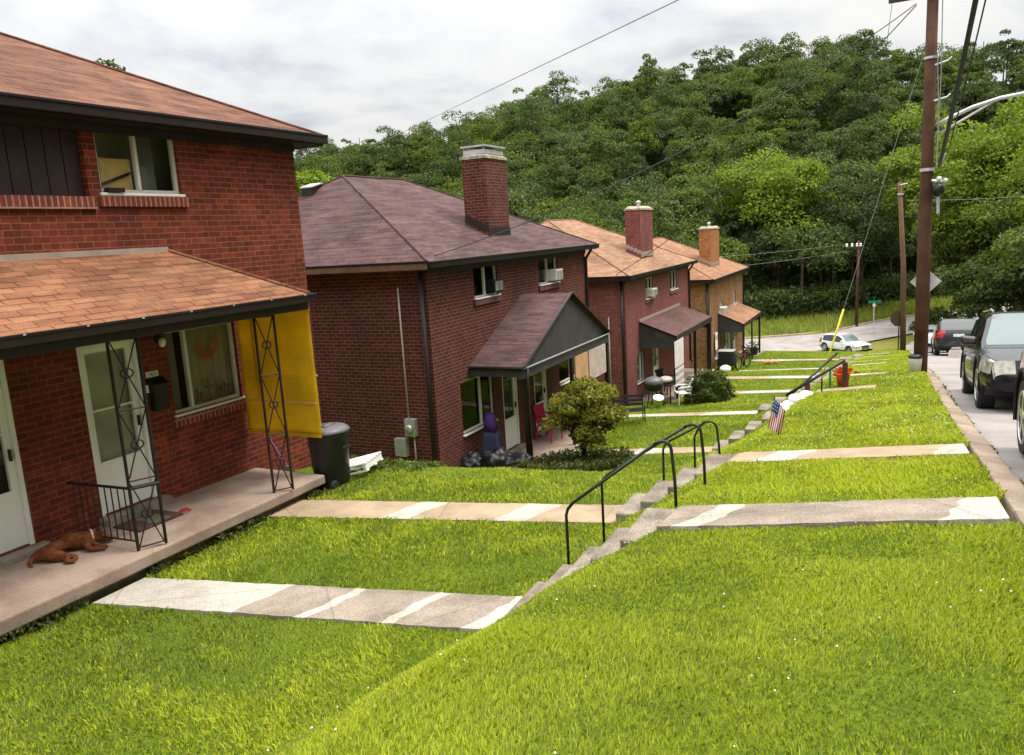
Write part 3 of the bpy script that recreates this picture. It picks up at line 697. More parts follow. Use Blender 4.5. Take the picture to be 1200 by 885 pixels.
# wall fittings
m=MB(); m.box(F,F+.11,6.70,6.90,-1.90,-1.56); m.hexa([(F,6.69,-1.56),(F+.12,6.69,-1.56),(F+.12,6.91,-1.56),(F,6.91,-1.56)],[(F,6.69,-1.48),(F+.05,6.69,-1.49),(F+.05,6.91,-1.49),(F,6.91,-1.48)])
mb_=m.build('mailbox',M['metalblk'],None,bevel=.006); tag(mb_,'black wall mailbox under the house number on the nearest house','mailbox')
m=MB(); m.box(F,F+.014,6.69,6.87,-1.475,-1.405); pn=m.build('house_number_plate',M['white']); tag(pn,'small white house number plate above the black mailbox','number plate')
def text(body,size,loc,par,mat,rot):
    cu=bpy.data.curves.new('numeral','FONT'); cu.body=body; cu.size=size; cu.extrude=.001; cu.align_x='CENTER'; cu.align_y='CENTER'
    t=bpy.data.objects.new('numeral',cu); col.objects.link(t); t.location=loc; t.rotation_euler=rot
    bpy.context.view_layer.update(); dg=bpy.context.evaluated_depsgraph_get(); me=bpy.data.meshes.new_from_object(t.evaluated_get(dg))
    bpy.data.objects.remove(t); me.transform(Matrix.Translation(loc)@Matrix.Rotation(rot[2],4,'Z')@Matrix.Rotation(rot[0],4,'X')); me.materials.clear(); me.materials.append(M[mat])
    o=bpy.data.objects.new('numerals',me); col.objects.link(o); o.parent=par; return o
text('1425',.066,(F+.0155,6.78,-1.44),pn,'text',(R(90),0,R(90)))
m=MB(); m.box(F,F+.025,6.655,6.695,-1.66,-1.56); tag(m.build('doorbell',M['white'],bevel=.005),'small white doorbell left of the black mailbox','doorbell')
m=MB(); m.lathe([(.05,0),(.05,.03),(.02,.04)],(F,6.93,-1.02),12,axis='x'); la=m.build('porch_light',M['metalblk']); tag(la,'small frosted porch light on the wall near the window','light')
m=MB(); m.ball((F+.09,6.93,-1.06),.055,12,sz=(.8,.8,1.1)); m.build('lamp_shade',M['sheet'],la,smooth=True)
m=MB(); m.box(F,F+.05,9.10,9.25,-2.72,-2.56); tag(m.build('outlet_box',M['white'],bevel=.006),'white outlet box low on brick beyond the yellow blind','electrical box')
# yellow roll blind at the porch end
m=MB(); n=26; yb_=8.26
for k in range(n):
    t0,t1=k/n,(k+1)/n
    def X(t,z): 
        return -8.36+(1.30)*t
    for j in range(22):
        za=-.79-1.77*j/22; zb=-.79-1.77*(j+1)/22
        bul=lambda t,z:.035*math.sin(math.pi*t)*((-.79-z)/1.77)+.02*max(0,t-.8)*5*((-.79-z)/1.77)
        m.quad((X(t0,za),yb_+bul(t0,za),za),(X(t1,za),yb_+bul(t1,za),za),(X(t1,zb),yb_+bul(t1,zb),zb),(X(t0,zb),yb_+bul(t0,zb),zb))
bl=m.build('roll_blind',M['yellow'],None,smooth=True,weld=True); tag(bl,'yellow slatted roll-down blind hanging at the porch end','blind')
sd=bl.modifiers.new('solid','SOLIDIFY'); sd.thickness=.012
m=MB(); m.tube([(-8.37,yb_-.02,-.80),(-7.04,yb_-.02,-.80)],.03,8); m.build('roller',M['yellow'],bl)
m=MB(); m.box(-8.08,-8.05,yb_-.045,yb_-.03,-2.05,-.83); m.box(-8.37,-7.05,yb_-.02,yb_-.012,-2.57,-2.53); m.build('batten',M['yellow'],bl)
m=MB(); m.box(-8.36,-7.06,yb_+.035,yb_+.05,-1.72,-1.70); m.box(-8.36,-7.06,yb_-.03,yb_-.022,-2.09,-2.07); m.build('slat',M['carton'],bl)
# broom handle, mat, rag
m=MB(); m.tube([(-8.36,8.36,-2.3),(-7.86,8.42,-3.13)],.012,8); br=m.build('broom',M['purple']); tag(br,'purple handled broom leaning on brick below the yellow blind','broom')
m=MB(); m.hexa([(-7.94,8.34,-3.21),(-7.80,8.34,-3.21),(-7.80,8.50,-3.21),(-7.94,8.50,-3.21)],[(-7.90,8.39,-3.08),(-7.82,8.39,-3.08),(-7.82,8.45,-3.08),(-7.90,8.45,-3.08)]); m.build('bristles',M['matgreen'],br)
m=MB(); m.box(-8.18,-7.72,5.78,6.40,-3.085,-3.062); m.box(-8.15,-7.75,6.02,6.26,-3.0635,-3.060,1); tag(m.build('doormat',[M['matdark'],M['matgreen']],rotz if False else None,bevel=.004),'dark red and olive doormat before the white storm door','doormat')
m=MB(); m.ball((-7.80,6.48,-3.09),.06,10,sz=(1.1,1.7,.45)); m.ball((-7.87,6.54,-3.09),.05,10,sz=(.9,1.5,.35)); tag(m.build('rag',M['red'],smooth=True),'crumpled red rag at the doormat edge','rag')

# ---- generic rear houses
def rear_house(y0,y1,ze,zg,brickm,roofm,label,ridge=(3.2,3.6),rise=2.06,ups=(),lows=(),doors=(),sillb='sillbrick2',ch=None,chm=None,sidemat='gutter'):
    h=thing('brick_house',label,'house',(F,(y0+y1)/2,zg))
    ops=list(ups)+list(lows)+list(doors)
    house_shell(h,y0,y1,zg-1.2,ze,ops,brickm)
    r=hip_roof(h,y0-.35,y1+.3,ze,rise,ridge[0],ridge[1],roofm); eaves(h,y0-.35,y1+.3,ze,y0,y1,sidemat,.12)
    for o in ups: window(h,o,.5,bricksill=sillb,glass='glass',fw=.035,ledge=.06)
    for o in lows: window(h,o,.62,bricksill=None,glass='glass',fw=.04,ledge=.06)
    for d in doors: door(h,*d,panemat='glass',behind='dark',glass_z=(.75,1.85),bar=False)
    return h,r
def chimney(r,x0,x1,y0,y1,zb,zt_,mat,cap='plain',fl='flash'):
    m=MB(); m.box(x0,x1,y0,y1,zb,zt_); c=m.build('chimney',M[mat],r)
    k=MB(); k.box(x0-.03,x1+.03,y0-.03,y1+.03,zt_+.002,zt_+.07); k.hexa([(x0,y0,zt_+.07),(x1,y0,zt_+.07),(x1,y1,zt_+.07),(x0,y1,zt_+.07)],[(x0+.1,y0+.12,zt_+.16),(x1-.1,y0+.12,zt_+.16),(x1-.1,y1-.12,zt_+.16),(x0+.1,y1-.12,zt_+.16)])
    k.build('chimney_crown',M['chimcap'],c)
    xm,ym=(x0+x1)/2,(y0+y1)/2
    k=MB()
    if cap=='flat':
        for a,b in ((x0+.05,y0+.08),(x1-.05,y0+.08),(x1-.05,y1-.08),(x0+.05,y1-.08)): k.tube([(a,b,zt_+.06),(a,b,zt_+.28)],.015,6)
        k.box(x0-.02,x1+.02,y0+.02,y1-.02,zt_+.28,zt_+.32); k.box(x0+.03,x1-.03,y0+.06,y1-.06,zt_+.12,zt_+.22)
    else:
        k.tube([(xm,ym,zt_+.1),(xm,ym,zt_+.30)],.07,10); k.lathe([(.11,.30),(.11,.33),(.02,.38)],(xm,ym,zt_),12)
    k.build('chimney_cap',M['capmetal'],c)
    # stepped flashing at the foot
    k=MB(); n=4
    for i in range(n):
        a=x1-(x1-x0)*(i+1)/n; b=x1-(x1-x0)*i/n; zz=zb+.20+.45*(x1-b)*1.05
        k.box(a,b,y0-.012,y0-.002,zz-.05,zz+.10)
    k.box(x1+.002,x1+.012,y0-.02,y1+.02,zb+.02,zb+.22)
    k.build('flashing',M[fl],c)
    return c
# house 2
h2,r2=rear_house(13.4,22.3,-.40,-5.2,'brick2','roof2','maroon brick duplex with plum hip roof, big chimney and black gabled porch',(3.2,3.7),2.08,
    [(15.33,16.5,-1.32,-.60),(18.87,20.15,-1.31,-.62)],[(14.42,15.95,-4.20,-3.04),(19.9,21.4,-4.17,-3.12)],[(16.4,17.2,-5.13,-3.2),(18.2,19.0,-5.13,-3.2)],sidemat='fasciatan')
chimney(r2,-9.62,-8.98,17.35,18.5,.0,1.86,'brick2','flat','frieze')
m=MB(); m.hexa([(-13.1,15.55,1.2),(-12.78,15.55,1.2),(-12.78,15.9,1.2),(-13.1,15.9,1.2)],[(-13.1,15.55,1.42),(-12.78,15.55,1.42),(-12.78,15.9,1.52),(-13.1,15.9,1.52)]); rv=m.build('roof_vent',M['gutter'],r2); m=MB(); m.hexa([(-13.13,15.52,1.422),(-12.75,15.52,1.422),(-12.75,15.93,1.522),(-13.13,15.93,1.522)],[(-13.13,15.52,1.45),(-12.75,15.52,1.45),(-12.75,15.93,1.55),(-13.13,15.93,1.55)]); m.build('vent_lid',M['capmetal'],r2)
m=MB(); m.tube([(F-.1,13.33,-.6),(F-.1,13.33,-5.1)],.05,8); m.build('downpipe',M['frieze'],h2,smooth=True)
downpipe(h2,22.24,-5.2,-.55)
# gabled porch
gy0,gy1,gym,zg0,zga=14.85,20.45,17.75,-2.76,-1.44; gx=-7.08
g=MB()
A,B,C=(gx,gy0,zg0),(gx,gy1,zg0),(gx,gym,zga); D,E,G=(F+.004,gy0,zg0),(F+.004,gy1,zg0),(F+.004,gym,zga)
g.add([A,C,G,D],[(0,1,2,3)]); g.add([C,B,E,G],[(0,1,2,3)]); g.add([(p[0],p[1],p[2]-.05) for p in (A,C,G,D)],[(3,2,1,0)]); g.add([(p[0],p[1],p[2]-.05) for p in (C,B,E,G)],[(3,2,1,0)])
go=g.build('porch_roof',M['roof2'],h2,fixn=False)
g=MB(); g.prism([(gx-.12,gy0+.12,zg0-.02),(gx-.12,gy1-.12,zg0-.02),(gx-.12,gym,zga-.09)],(.05,0,0)); g.build('gable_panel',M['gable'],go)
g=MB(); g.box(gx-.16,gx-.03,gy0+.02,gy1-.02,zg0-.26,zg0-.022); g.box(F+.01,gx-.16,gy0+.02,gy0+.14,zg0-.22,zg0-.052); g.box(F+.01,gx-.16,gy1-.14,gy1-.02,zg0-.22,zg0-.052); g.build('porch_beam',M['gable'],go)
g=MB(); g.tube([(gx+.01,gy0,zg0-.03),(gx+.01,gy1,zg0-.03)],.016,6); g.build('gutter',M['meter'],go)
g=MB(); g.tube([(gx+.02,gy0,zg0-.01),(gx+.02,gym,zga+.005),(gx+.02,gy1,zg0-.01)],.03,6); g.tube([(F+.02,gy0-.02,zg0-.02),(gx,gy0-.02,zg0-.02)],.035,6); g.build('rake_trim',M['gutter'],go)
def post(par,x,y,z0,z1,w=.05,mat='gutter',label=None):
    m=MB(); m.box(x-w,x+w,y-w,y+w,z0,z1); return m.build('porch_post',M[mat],par,label=label)
post(h2,-7.14,15.05,-5.24,zg0-.262,.055); post(h2,-7.14,20.3,-5.24,zg0-.262,.055); post(h2,-7.14,17.7,-5.24,zg0-.262,.04)
m=MB(); m.tube([(-7.05,14.99,zg0-.05),(-7.07,14.97,-3.2),(-7.07,14.97,-5.2)],.03,8); m.build('downpipe',M['gutter'],h2,smooth=True)
m=MB(); m.box(F,-7.0,14.75,20.8,-5.75,-5.21); m.build('porch_floor',M['porchcon'],h2,bevel=.02)
m=MB(); m.box(-7.13,-7.09,17.85,18.72,-3.75,-3.03); m.build('porch_screen',M['ply'],h2,label='tan plywood screen on the gabled porch')
m=MB(); m.box(-7.13,-7.09,18.82,20.1,-3.80,-3.03); m.build('porch_screen',M['plypale'],h2,label='pale pink plywood screen on the gabled porch')
# meter set on the side wall
def on_side(): pass
ms=thing('electric_meter','grey electric meter with conduits on the maroon side wall','meter',(-9.0,13.4,-3.9))
m=MB(); m.box(-9.14,-8.88,13.27,13.40,-3.98,-3.60); m.build('meter_box',M['meter'],ms,bevel=.015)
m=MB(); m.lathe([(.095,0),(.095,-.06),(.06,-.09)],(-9.0,13.27,-3.80),16,axis='y'); m.build('meter_dial',M['metersilver'],ms,smooth=True)
m=MB(); m.tube([(-9.06,13.35,-3.6),(-9.06,13.35,-.9)],.02,8); m.tube([(-8.96,13.34,-3.98),(-8.95,13.34,-4.45),(-9.0,13.34,-4.52),(-9.15,13.34,-4.55),(-9.17,13.34,-4.62),(-9.17,13.34,-5.1)],.018,8); m.build('conduit',M['pipewhite'],ms,smooth=True)
m=MB(); m.box(-9.42,-9.14,13.26,13.40,-4.42,-4.03); tag(m.build('utility_box',M['meter'],bevel=.012),'grey utility box left of and below the meter','utility box')
m=MB(); m.tube([(-8.95,13.3,-4.78),(-8.9,13.18,-4.74),(-8.78,13.16,-4.72),(-8.7,13.2,-4.74),(-8.66,13.28,-4.8)],.035,8); m.lathe([(.06,0),(.065,-.05),(.04,-.06)],(-8.67,13.22,-4.73),10,axis='y'); tag(m.build('standpipe',M['pipewhite'],smooth=True),'pale pipe stub at the foot of the maroon side wall','pipe')
# house 3
h3,r3=rear_house(26.0,35.2,-1.58,-6.15,'brick3','roof3','pinkish red brick duplex with tan roof and brown shed porch',(3.2,3.7),2.06,
    [(28.5,29.5,-2.62,-1.86),(32.0,33.1,-2.60,-1.84)],[(27.1,28.1,-5.55,-4.5)],[(29.2,30.0,-6.1,-4.15)],chm='brick3')
chimney(r3,-9.55,-8.95,29.9,31.6,-1.15,.66,'brick3','pot')
downpipe(h3,35.1,-6.1,-1.75); 
m=MB(); m.tube([(F-.1,25.95,-1.75),(F-.1,25.95,-6.1)],.05,8); m.build('downpipe',M['gutter'],h3,smooth=True)
m=MB(); m.tube([(F-.6,25.95,-3.0),(F-.6,25.95,-6.1)],.025,8); m.build('conduit',M['pipewhite'],h3,smooth=True)
def shed_porch(h,ya,yb,zw,zl,xf,floor,mat,posts,zpost,slab_y=None,pm='gutter'):
    g=MB(); A,B,C,D=(xf,ya,zl),(xf,yb,zl),(F+.004,yb,zw),(F+.004,ya,zw); t=.07
    g.add([A,B,C,D],[(0,1,2,3)]); g.add([(p[0],p[1],p[2]-t) for p in (A,B,C,D)],[(3,2,1,0)])
    o=g.build('porch_roof',M[mat],h,fixn=False)
    g=MB(); g.box(xf-.03,xf+.03,ya-.02,yb+.02,zl-.2,zl-.005); g.build('gutter',M['gutter'],o)
    for yy in (ya+.03,yb-.09):
        g=MB(); g.prism([(F+.01,yy,zw-t-.005),(xf-.03,yy,zl-t-.005),(xf-.03,yy,zl-.45),(F+.01,yy,zl-.45)],(0,.06,0)); g.build('side_panel',M['gable'],o)
    g=MB(); g.box(F+.005,F+.05,ya,yb,zw-.02,zw+.06); g.build('flashing',M['flash'],o)
    for (px,py,w) in posts: post(h,px,py,floor-.02,zl-.19,w,pm)
    sy=slab_y or (ya-.4,yb+.4); g=MB(); g.box(F,xf+.05,sy[0],sy[1],floor-.8,floor); g.build('porch_floor',M['porchcon'],h,bevel=.02)
    return o
shed_porch(h3,27.5,33.4,-3.34,-3.86,-7.05,-6.17,'porch3',[(-7.1,27.7,.09),(-7.1,30.6,.05),(-7.1,33.2,.08)],-3.9)
# house 4
h4,r4=rear_house(39.5,48.9,-2.72,-7.5,'brick4','roof4','orange brick duplex with copper roof, farthest down the street',(3.2,3.7),2.06,
    [(41.9,42.9,-4.8,-4.08),(45.7,46.6,-4.6,-3.9)],[(40.6,41.6,-6.9,-5.9)],[(43.0,43.9,-7.45,-5.5),(45.6,46.5,-7.45,-5.5)],sillb='sillbrick')
chimney(r4,-9.6,-9.0,42.7,45.0,-2.3,-.32,'chim4','pot')
m=MB(); m.tube([(F-.1,39.44,-2.95),(F-.1,39.44,-7.4)],.055,8); m.build('downpipe',M['gutter'],h4,smooth=True)
downpipe(h4,48.8,-7.6,-2.9)
shed_porch(h4,41.4,47.1,-4.62,-5.18,-7.1,-7.55,'roof4',[(-7.15,41.6,.04),(-7.15,44.3,.04),(-7.15,46.9,.05)],-5.2,(41.0,47.6))
m=MB(); m.tube([(F+.06,43.95,-7.5),(F+.06,43.95,-5.5)],.06,8); m.build('column',M['white'],h4)
# ------------------------------------------------------------------ handrails
def handrail(p_lo,p_hi,h,label,r=.0125,mids=(),group='green metal handrails along the steps'):
    (x0,y0),(x1,y1)=p_lo,p_hi; z0=zf(x0,y0); z1=zf(x1,y1)
    t=thing('handrail',label,'handrail',(x0,y0,z0),group=group)
    a=Vector((x0,y0,z0+h)); b=Vector((x1,y1,z1+h)); d=(b-a).normalized()
    m=MB(); m.tube([(x0,y0,z0-.1),(x0,y0,z0+h-.06),a-Vector((0,0,.02))+d*.02,a+d*.08,a+d*.2,b-d*.05],r,8)
    c=b-d*.05; q=[c]
    for k in range(1,7):
        w=k/6*1.45; rr=.17
        q.append(c+d*(rr*math.sin(w))+Vector((0,0,-1))*rr*(1-math.cos(w))*.9)
    q.append(Vector((q[-1].x+.02,y1,z1+h*.5))); q.append(Vector((q[-1].x+.01,y1,z1-.1)))
    m2=MB(); m2.tube(q,r,8)
    m.build('rail',M['railgreen'],t,smooth=True); m2.build('end_post',M['railgreen'],t,smooth=True)
    for s in mids:
        p=a.lerp(b,s); zz=zf(p.x,p.y); k=MB(); k.tube([(p.x,p.y,zz-.1),(p.x,p.y,p.z-.1),(p.x+.03,p.y,p.z-.03),(p.x+.09,p.y,p.z+.05)],r*.9,8); k.build('post',M['railgreen'],t,smooth=True)
    return t
handrail((-2.31,5.47),(-1.55,5.47),.60,'green pipe handrail on the far side of the nearest steps')
handrail((-2.30,6.28),(-1.52,6.28),.62,'tall green pipe handrail rooted in grass just before the second steps')
handrail((-2.22,8.0),(-1.75,8.0),.52,'green pipe handrail on the far side of the second steps',mids=(.72,))
# rail on the third flight, with timber posts
t=thing('handrail','dark handrail on two timber posts beyond the small flag','handrail',(-1.9,16.4,zf(-1.9,16.4)),group='green metal handrails along the steps')
a,b=Vector((-2.05,16.9,-3.62)),Vector((-.95,17.3,-2.93)); m=MB(); m.tube([a,b],.03,8); m.build('rail',M['railgreen'],t,smooth=True)
a,b=Vector((-2.0,17.6,-3.72)),Vector((-1.2,19.0,-3.05)); m=MB(); m.tube([a,b],.025,8); m.build('rail',M['railgreen'],t,smooth=True)
for (x,y,zt_) in ((-1.66,17.2,-3.40),(-.94,17.25,-2.96)):
    m=MB(); m.box(x-.05,x+.05,y-.05,y+.05,zf(x,y)-.1,zt_); m.build('post',M['wood'],t)
m=MB(); m.tube([(-1.33,16.6,zf(-1.33,16.6)-.1),(-1.33,16.6,-3.2)],.018,6); m.build('post',M['railgreen'],t)

# ------------------------------------------------------------------ foreground things
b_=thing('wheelie_bin','black plastic bin with grey lid at the porch corner','bin',(-7.25,8.62,zf(-7.25,8.62)))
z=b_.location.z; m=MB(); m.lathe([(.235,.02),(.25,.1),(.285,.74),(.30,.78),(.29,.80)],(-7.25,8.62,z),22); m.build('bin_body',M['binblack'],b_,smooth=True)
m=MB(); m.lathe([(.31,.80),(.315,.825),(.27,.865),(.12,.885),(.01,.887)],(-7.25,8.62,z),22); m.box(-7.31,-7.19,8.5,8.74,z+.88,z+.90); m.build('bin_lid',M['bingrey'],b_,smooth=True)
for s in (-1,1):
    m=MB(); m.tube([(-7.25+s*.31,8.55,z+.60),(-7.25+s*.36,8.60,z+.62),(-7.25+s*.31,8.68,z+.60)],.015,6); m.build('handle',M['binblack'],b_)
    m=MB(); m.lathe([(.07,-.03),(.08,0),(.07,.03)],(-7.25+s*.2,8.42,z+.07),14,axis='x'); m.build('wheel',M['tyre'],b_)
# white pallet tilted in the grass
pa=thing('pallet','white painted wooden pallet lying tilted behind the black bin','pallet',(-7.35,9.15,zf(-7.35,9.15)+.06),(R(-3),R(-13),R(18)))
m=MB()
for k in range(6): m.box(-.42,.42,-.36+.13*k,-.27+.13*k,.11,.13)
m.build('deck_boards',M['white'],pa,local=True)
m=MB()
for x in (-.41,0,.37): m.box(x,x+.04,-.36,.38,.02,.109)
m.build('stringers',M['offwhite'],pa,local=True)
m=MB()
for y in (-.36,0,.29): m.box(-.42,.42,y,y+.09,0,.019)
m.build('bottom_boards',M['white'],pa,local=True)

def skin_body(name,chain,edges,mat,root=0,parent=None,levels=2):
    me=bpy.data.meshes.new(name); me.from_pydata([c[0] for c in chain],edges,[]); me.materials.append(mat)
    o=bpy.data.objects.new(name,me); col.objects.link(o)
    sk=o.modifiers.new('skin','SKIN'); sk.use_smooth_shade=True
    for i,c in enumerate(chain):
        r=c[1]; r=r if isinstance(r,tuple) else (r,r)
        me.skin_vertices[0].data[i].radius=r; me.skin_vertices[0].data[i].use_root=(i==root)
    s=o.modifiers.new('sub','SUBSURF'); s.levels=levels; s.render_levels=levels
    bpy.context.view_layer.update(); dg=bpy.context.evaluated_depsgraph_get(); m2=bpy.data.meshes.new_from_object(o.evaluated_get(dg)); bpy.data.objects.remove(o)
    for p in m2.polygons: p.use_smooth=True
    q=bpy.data.objects.new(name,m2); col.objects.link(q)
    if not m2.materials: m2.materials.append(mat)
    if parent: q.parent=parent
    return q
# dog asleep on its side, back to the wall, head to the right
fz=-3.075
C=[((-8.00,4.86,fz+.11),.105),((-8.02,5.00,fz+.09),.072),((-8.00,5.13,fz+.115),.110),((-7.95,5.25,fz+.11),.09),((-7.90,5.33,fz+.10),.062),((-7.86,5.40,fz+.09),.066),((-7.80,5.45,fz+.055),.04),((-7.75,5.47,fz+.04),.028),
   ((-7.88,4.82,fz+.09),.075),((-7.76,4.93,fz+.05),.038),((-7.68,4.86,fz+.03),.024),((-7.62,4.92,fz+.02),.02),
   ((-7.84,4.86,fz+.05),.05),((-7.70,4.99,fz+.03),.028),((-7.66,4.92,fz+.02),.02),
   ((-7.85,5.20,fz+.07),.05),((-7.74,5.17,fz+.04),.028),((-7.66,5.24,fz+.025),.02),((-7.62,5.27,fz+.02),.02),
   ((-7.83,5.26,fz+.05),.04),((-7.70,5.28,fz+.03),.024),((-7.66,5.33,fz+.02),.018),
   ((-8.06,4.76,fz+.07),.03),((-8.02,4.68,fz+.03),.02),((-7.94,4.66,fz+.02),.013)]
E_=[(0,1),(1,2),(2,3),(3,4),(4,5),(5,6),(6,7),(0,8),(8,9),(9,10),(10,11),(0,12),(12,13),(13,14),(3,15),(15,16),(16,17),(17,18),(3,19),(19,20),(20,21),(0,22),(22,23),(23,24)]
dg_=skin_body('dog',C,E_,M['dog'],root=1); tag(dg_,'brown dog asleep on its side on the porch floor','dog')
m=MB()
for s,(x,y) in enumerate(((-7.93,5.42),(-7.84,5.36))):
    m.add([(x,y-.03,fz+.15),(x+.03,y+.03,fz+.15),(x+.05,y+.0,fz+.08),(x+.005,y-.01,fz+.165)],[(0,1,2),(0,3,1),(1,3,2),(0,2,3)])
m.build('ear',M['dogdark'],dg_)
m=MB(); m.ball((-7.735,5.478,fz+.045),.017,8); m.build('nose',M['dogdark'],dg_,smooth=True)
m=MB(); m.ball((-7.815,5.425,fz+.105),.009,6); m.build('eye',M['text'],dg_)
m=MB()
ring=[Vector((-7.905,5.325,fz+.10))+Vector((.062*1.15*math.cos(t)*.85,-.03*math.cos(t),.075*math.sin(t))) for t in np.linspace(0,2*math.pi,15)]; m.tube(ring,.012,6,caps=False)
m.build('collar',M['harness'],dg_)
rgd=np.random.default_rng(4); dm=dg_.data; dm.calc_loop_triangles(); tv=np.array([[dm.vertices[i].co[:] for i in t.vertices] for t in dm.loop_triangles]); tn=np.array([t.normal[:] for t in dm.loop_triangles]); ar=np.array([t.area for t in dm.loop_triangles])
nf=16000; ti=rgd.choice(len(ar),nf,p=ar/ar.sum()); u_=rgd.random((nf,2)); fl_=u_.sum(1)>1; u_[fl_]=1-u_[fl_]
Pp=tv[ti,0]+(tv[ti,1]-tv[ti,0])*u_[:,:1]+(tv[ti,2]-tv[ti,0])*u_[:,1:]; lay=tn[ti]*.35+np.array([-.15,-.75,-.25])+rgd.normal(size=(nf,3))*.28; lay/=np.linalg.norm(lay,axis=1)[:,None]
sd=np.cross(lay,tn[ti]); sd/=np.linalg.norm(sd,axis=1)[:,None]+1e-6
Vh=np.empty((nf,3,3)); Vh[:,0]=Pp-sd*.0022; Vh[:,1]=Pp+sd*.0022; Vh[:,2]=Pp+lay*rgd.uniform(.010,.022,nf)[:,None]
cot=npmesh('coat',Vh.reshape(-1,3),3,[M['dog'],M['dogdark'],M['dogtan']],mi=rgd.choice(3,nf,p=[.66,.16,.18]),parent=dg_)

# ---- things by house 2
def chair(x,y,z,rz,mat,label,s=1,cat='chair',group=None):
    c=thing('porch_chair',label,cat,(x,y,z),(0,0,rz),group)
    m=MB(); m.hexa([(-.24*s,-.23*s,.40*s),(.24*s,-.23*s,.40*s),(.22*s,.22*s,.38*s),(-.22*s,.22*s,.38*s)],[(-.24*s,-.23*s,.44*s),(.24*s,-.23*s,.44*s),(.22*s,.22*s,.42*s),(-.22*s,.22*s,.42*s)]); m.build('seat',M[mat],c,local=True,bevel=.01)
    m=MB(); 
    for k in range(5): m.hexa([((-.21+.09*k)*s,.20*s,.43*s),((-.15+.09*k)*s,.20*s,.43*s),((-.15+.09*k)*s,.23*s,.43*s),((-.21+.09*k)*s,.23*s,.43*s)],[((-.20+.09*k)*s,.30*s,.86*s),((-.14+.09*k)*s,.30*s,.86*s),((-.14+.09*k)*s,.33*s,.86*s),((-.20+.09*k)*s,.33*s,.86*s)])
    m.box(-.23*s,.25*s,.295*s,.335*s,.80*s,.90*s); m.build('backrest',M[mat],c,local=True,bevel=.008)
    for sx in (-1,1):
        for sy,tx in ((-1,.0),(1,.04)):
            m=MB(); m.tube([(sx*.22*s,sy*.2*s,.40*s),(sx*.25*s,(sy*.22+tx)*s,0)],.022*s,6); m.build('leg',M[mat],c,local=True)
        m=MB(); m.tube([(sx*.24*s,-.22*s,.42*s),(sx*.26*s,-.22*s,.62*s),(sx*.26*s,-.1*s,.64*s),(sx*.25*s,.27*s,.64*s)],.022*s,6); m.build('armrest',M[mat],c,local=True)
    return c
P2=-5.21
chair(-7.95,18.0,P2,R(80),'redcloth','red folding chair facing out on the maroon house porch')
chair(-7.75,19.4,P2,R(95),'blackplastic','dark porch chair beyond the red chair')
# stroller and black bags
st=thing('stroller','dark folded stroller with violet hood against the maroon wall','stroller',(-7.85,14.75,-5.0))
z=zf(-7.85,14.7)
m=MB(); m.tube([(-8.0,14.5,z+.1),(-7.9,14.75,z+.55),(-8.15,15.0,z+1.0)],.02,6); m.tube([(-7.7,14.6,z+.1),(-7.65,14.8,z+.55),(-7.95,15.1,z+1.0)],.02,6); m.tube([(-8.15,15.0,z+1.0),(-7.95,15.1,z+1.0)],.022,6); m.build('frame',M['blackplastic'],st)
m=MB(); m.hexa([(-8.1,14.6,z+.3),(-7.65,14.6,z+.3),(-7.65,14.95,z+.35),(-8.1,14.95,z+.35)],[(-8.15,14.75,z+.75),(-7.75,14.75,z+.72),(-7.8,15.0,z+.8),(-8.15,15.0,z+.85)]); m.build('seat',M['navy'],st,bevel=.05)
m=MB(); m.hexa([(-8.16,14.85,z+.78),(-7.86,14.85,z+.78),(-7.86,15.12,z+.74),(-8.16,15.12,z+.74)],[(-8.14,14.95,z+1.16),(-7.94,14.95,z+1.10),(-7.98,15.08,z+1.16),(-8.14,15.08,z+1.2)]); m.build('hood',M['violet'],st,smooth=True)
for (x,y) in ((-8.0,14.5),(-7.7,14.6),(-8.0,14.9),(-7.65,15.0)):
    m=MB(); m.lathe([(.08,-.02),(.09,0),(.08,.02)],(x,y,z+.09),14,axis='x'); m.build('wheel',M['tyre'],st)
def bag(x,y,z,r,label,seed,sq=.8,mat='bagblack'):
    bm=bmesh.new(); bmesh.ops.create_icosphere(bm,subdivisions=4,radius=r)
    for v in bm.verts:
        n=mnoise.noise(v.co*7/r*.3+Vector((seed,0,0)))*.34*r+mnoise.noise(v.co*3.4/r+Vector((0,seed,0)))*.20*r+abs(mnoise.noise(v.co*6/r+Vector((seed,seed,0))))*.12*r
        v.co+=v.co.normalized()*n; v.co.z*=sq
        if v.co.z<-r*.55: v.co.z=-r*.55
    me=bpy.data.meshes.new('rubbish_bag'); bm.to_mesh(me); bm.free(); me.materials.append(M[mat])
    for p in me.polygons: p.use_smooth=True
    o=bpy.data.objects.new('rubbish_bag',me); col.objects.link(o); o.location=(x,y,z+r*.55)
    k=MB(); k.lathe([(r*.18,r*.6),(r*.10,r*.75),(r*.16,r*.9)],(0,0,0),8); k.build('knot',M[mat],o,local=True)
    return tag(o,label,'rubbish bag',group='black rubbish bags by the maroon house')
bag(-7.5,14.15,zf(-7.5,14.15)+.03,.34,'larger black rubbish bag below the stroller',1)
bag(-7.0,14.3,zf(-7.0,14.3)+.02,.28,'shiny black rubbish bag nearest the gabled porch post',5)
bag(-7.95,13.95,zf(-7.95,13.95)+.02,.27,'smallest black rubbish bag against the maroon wall',9)
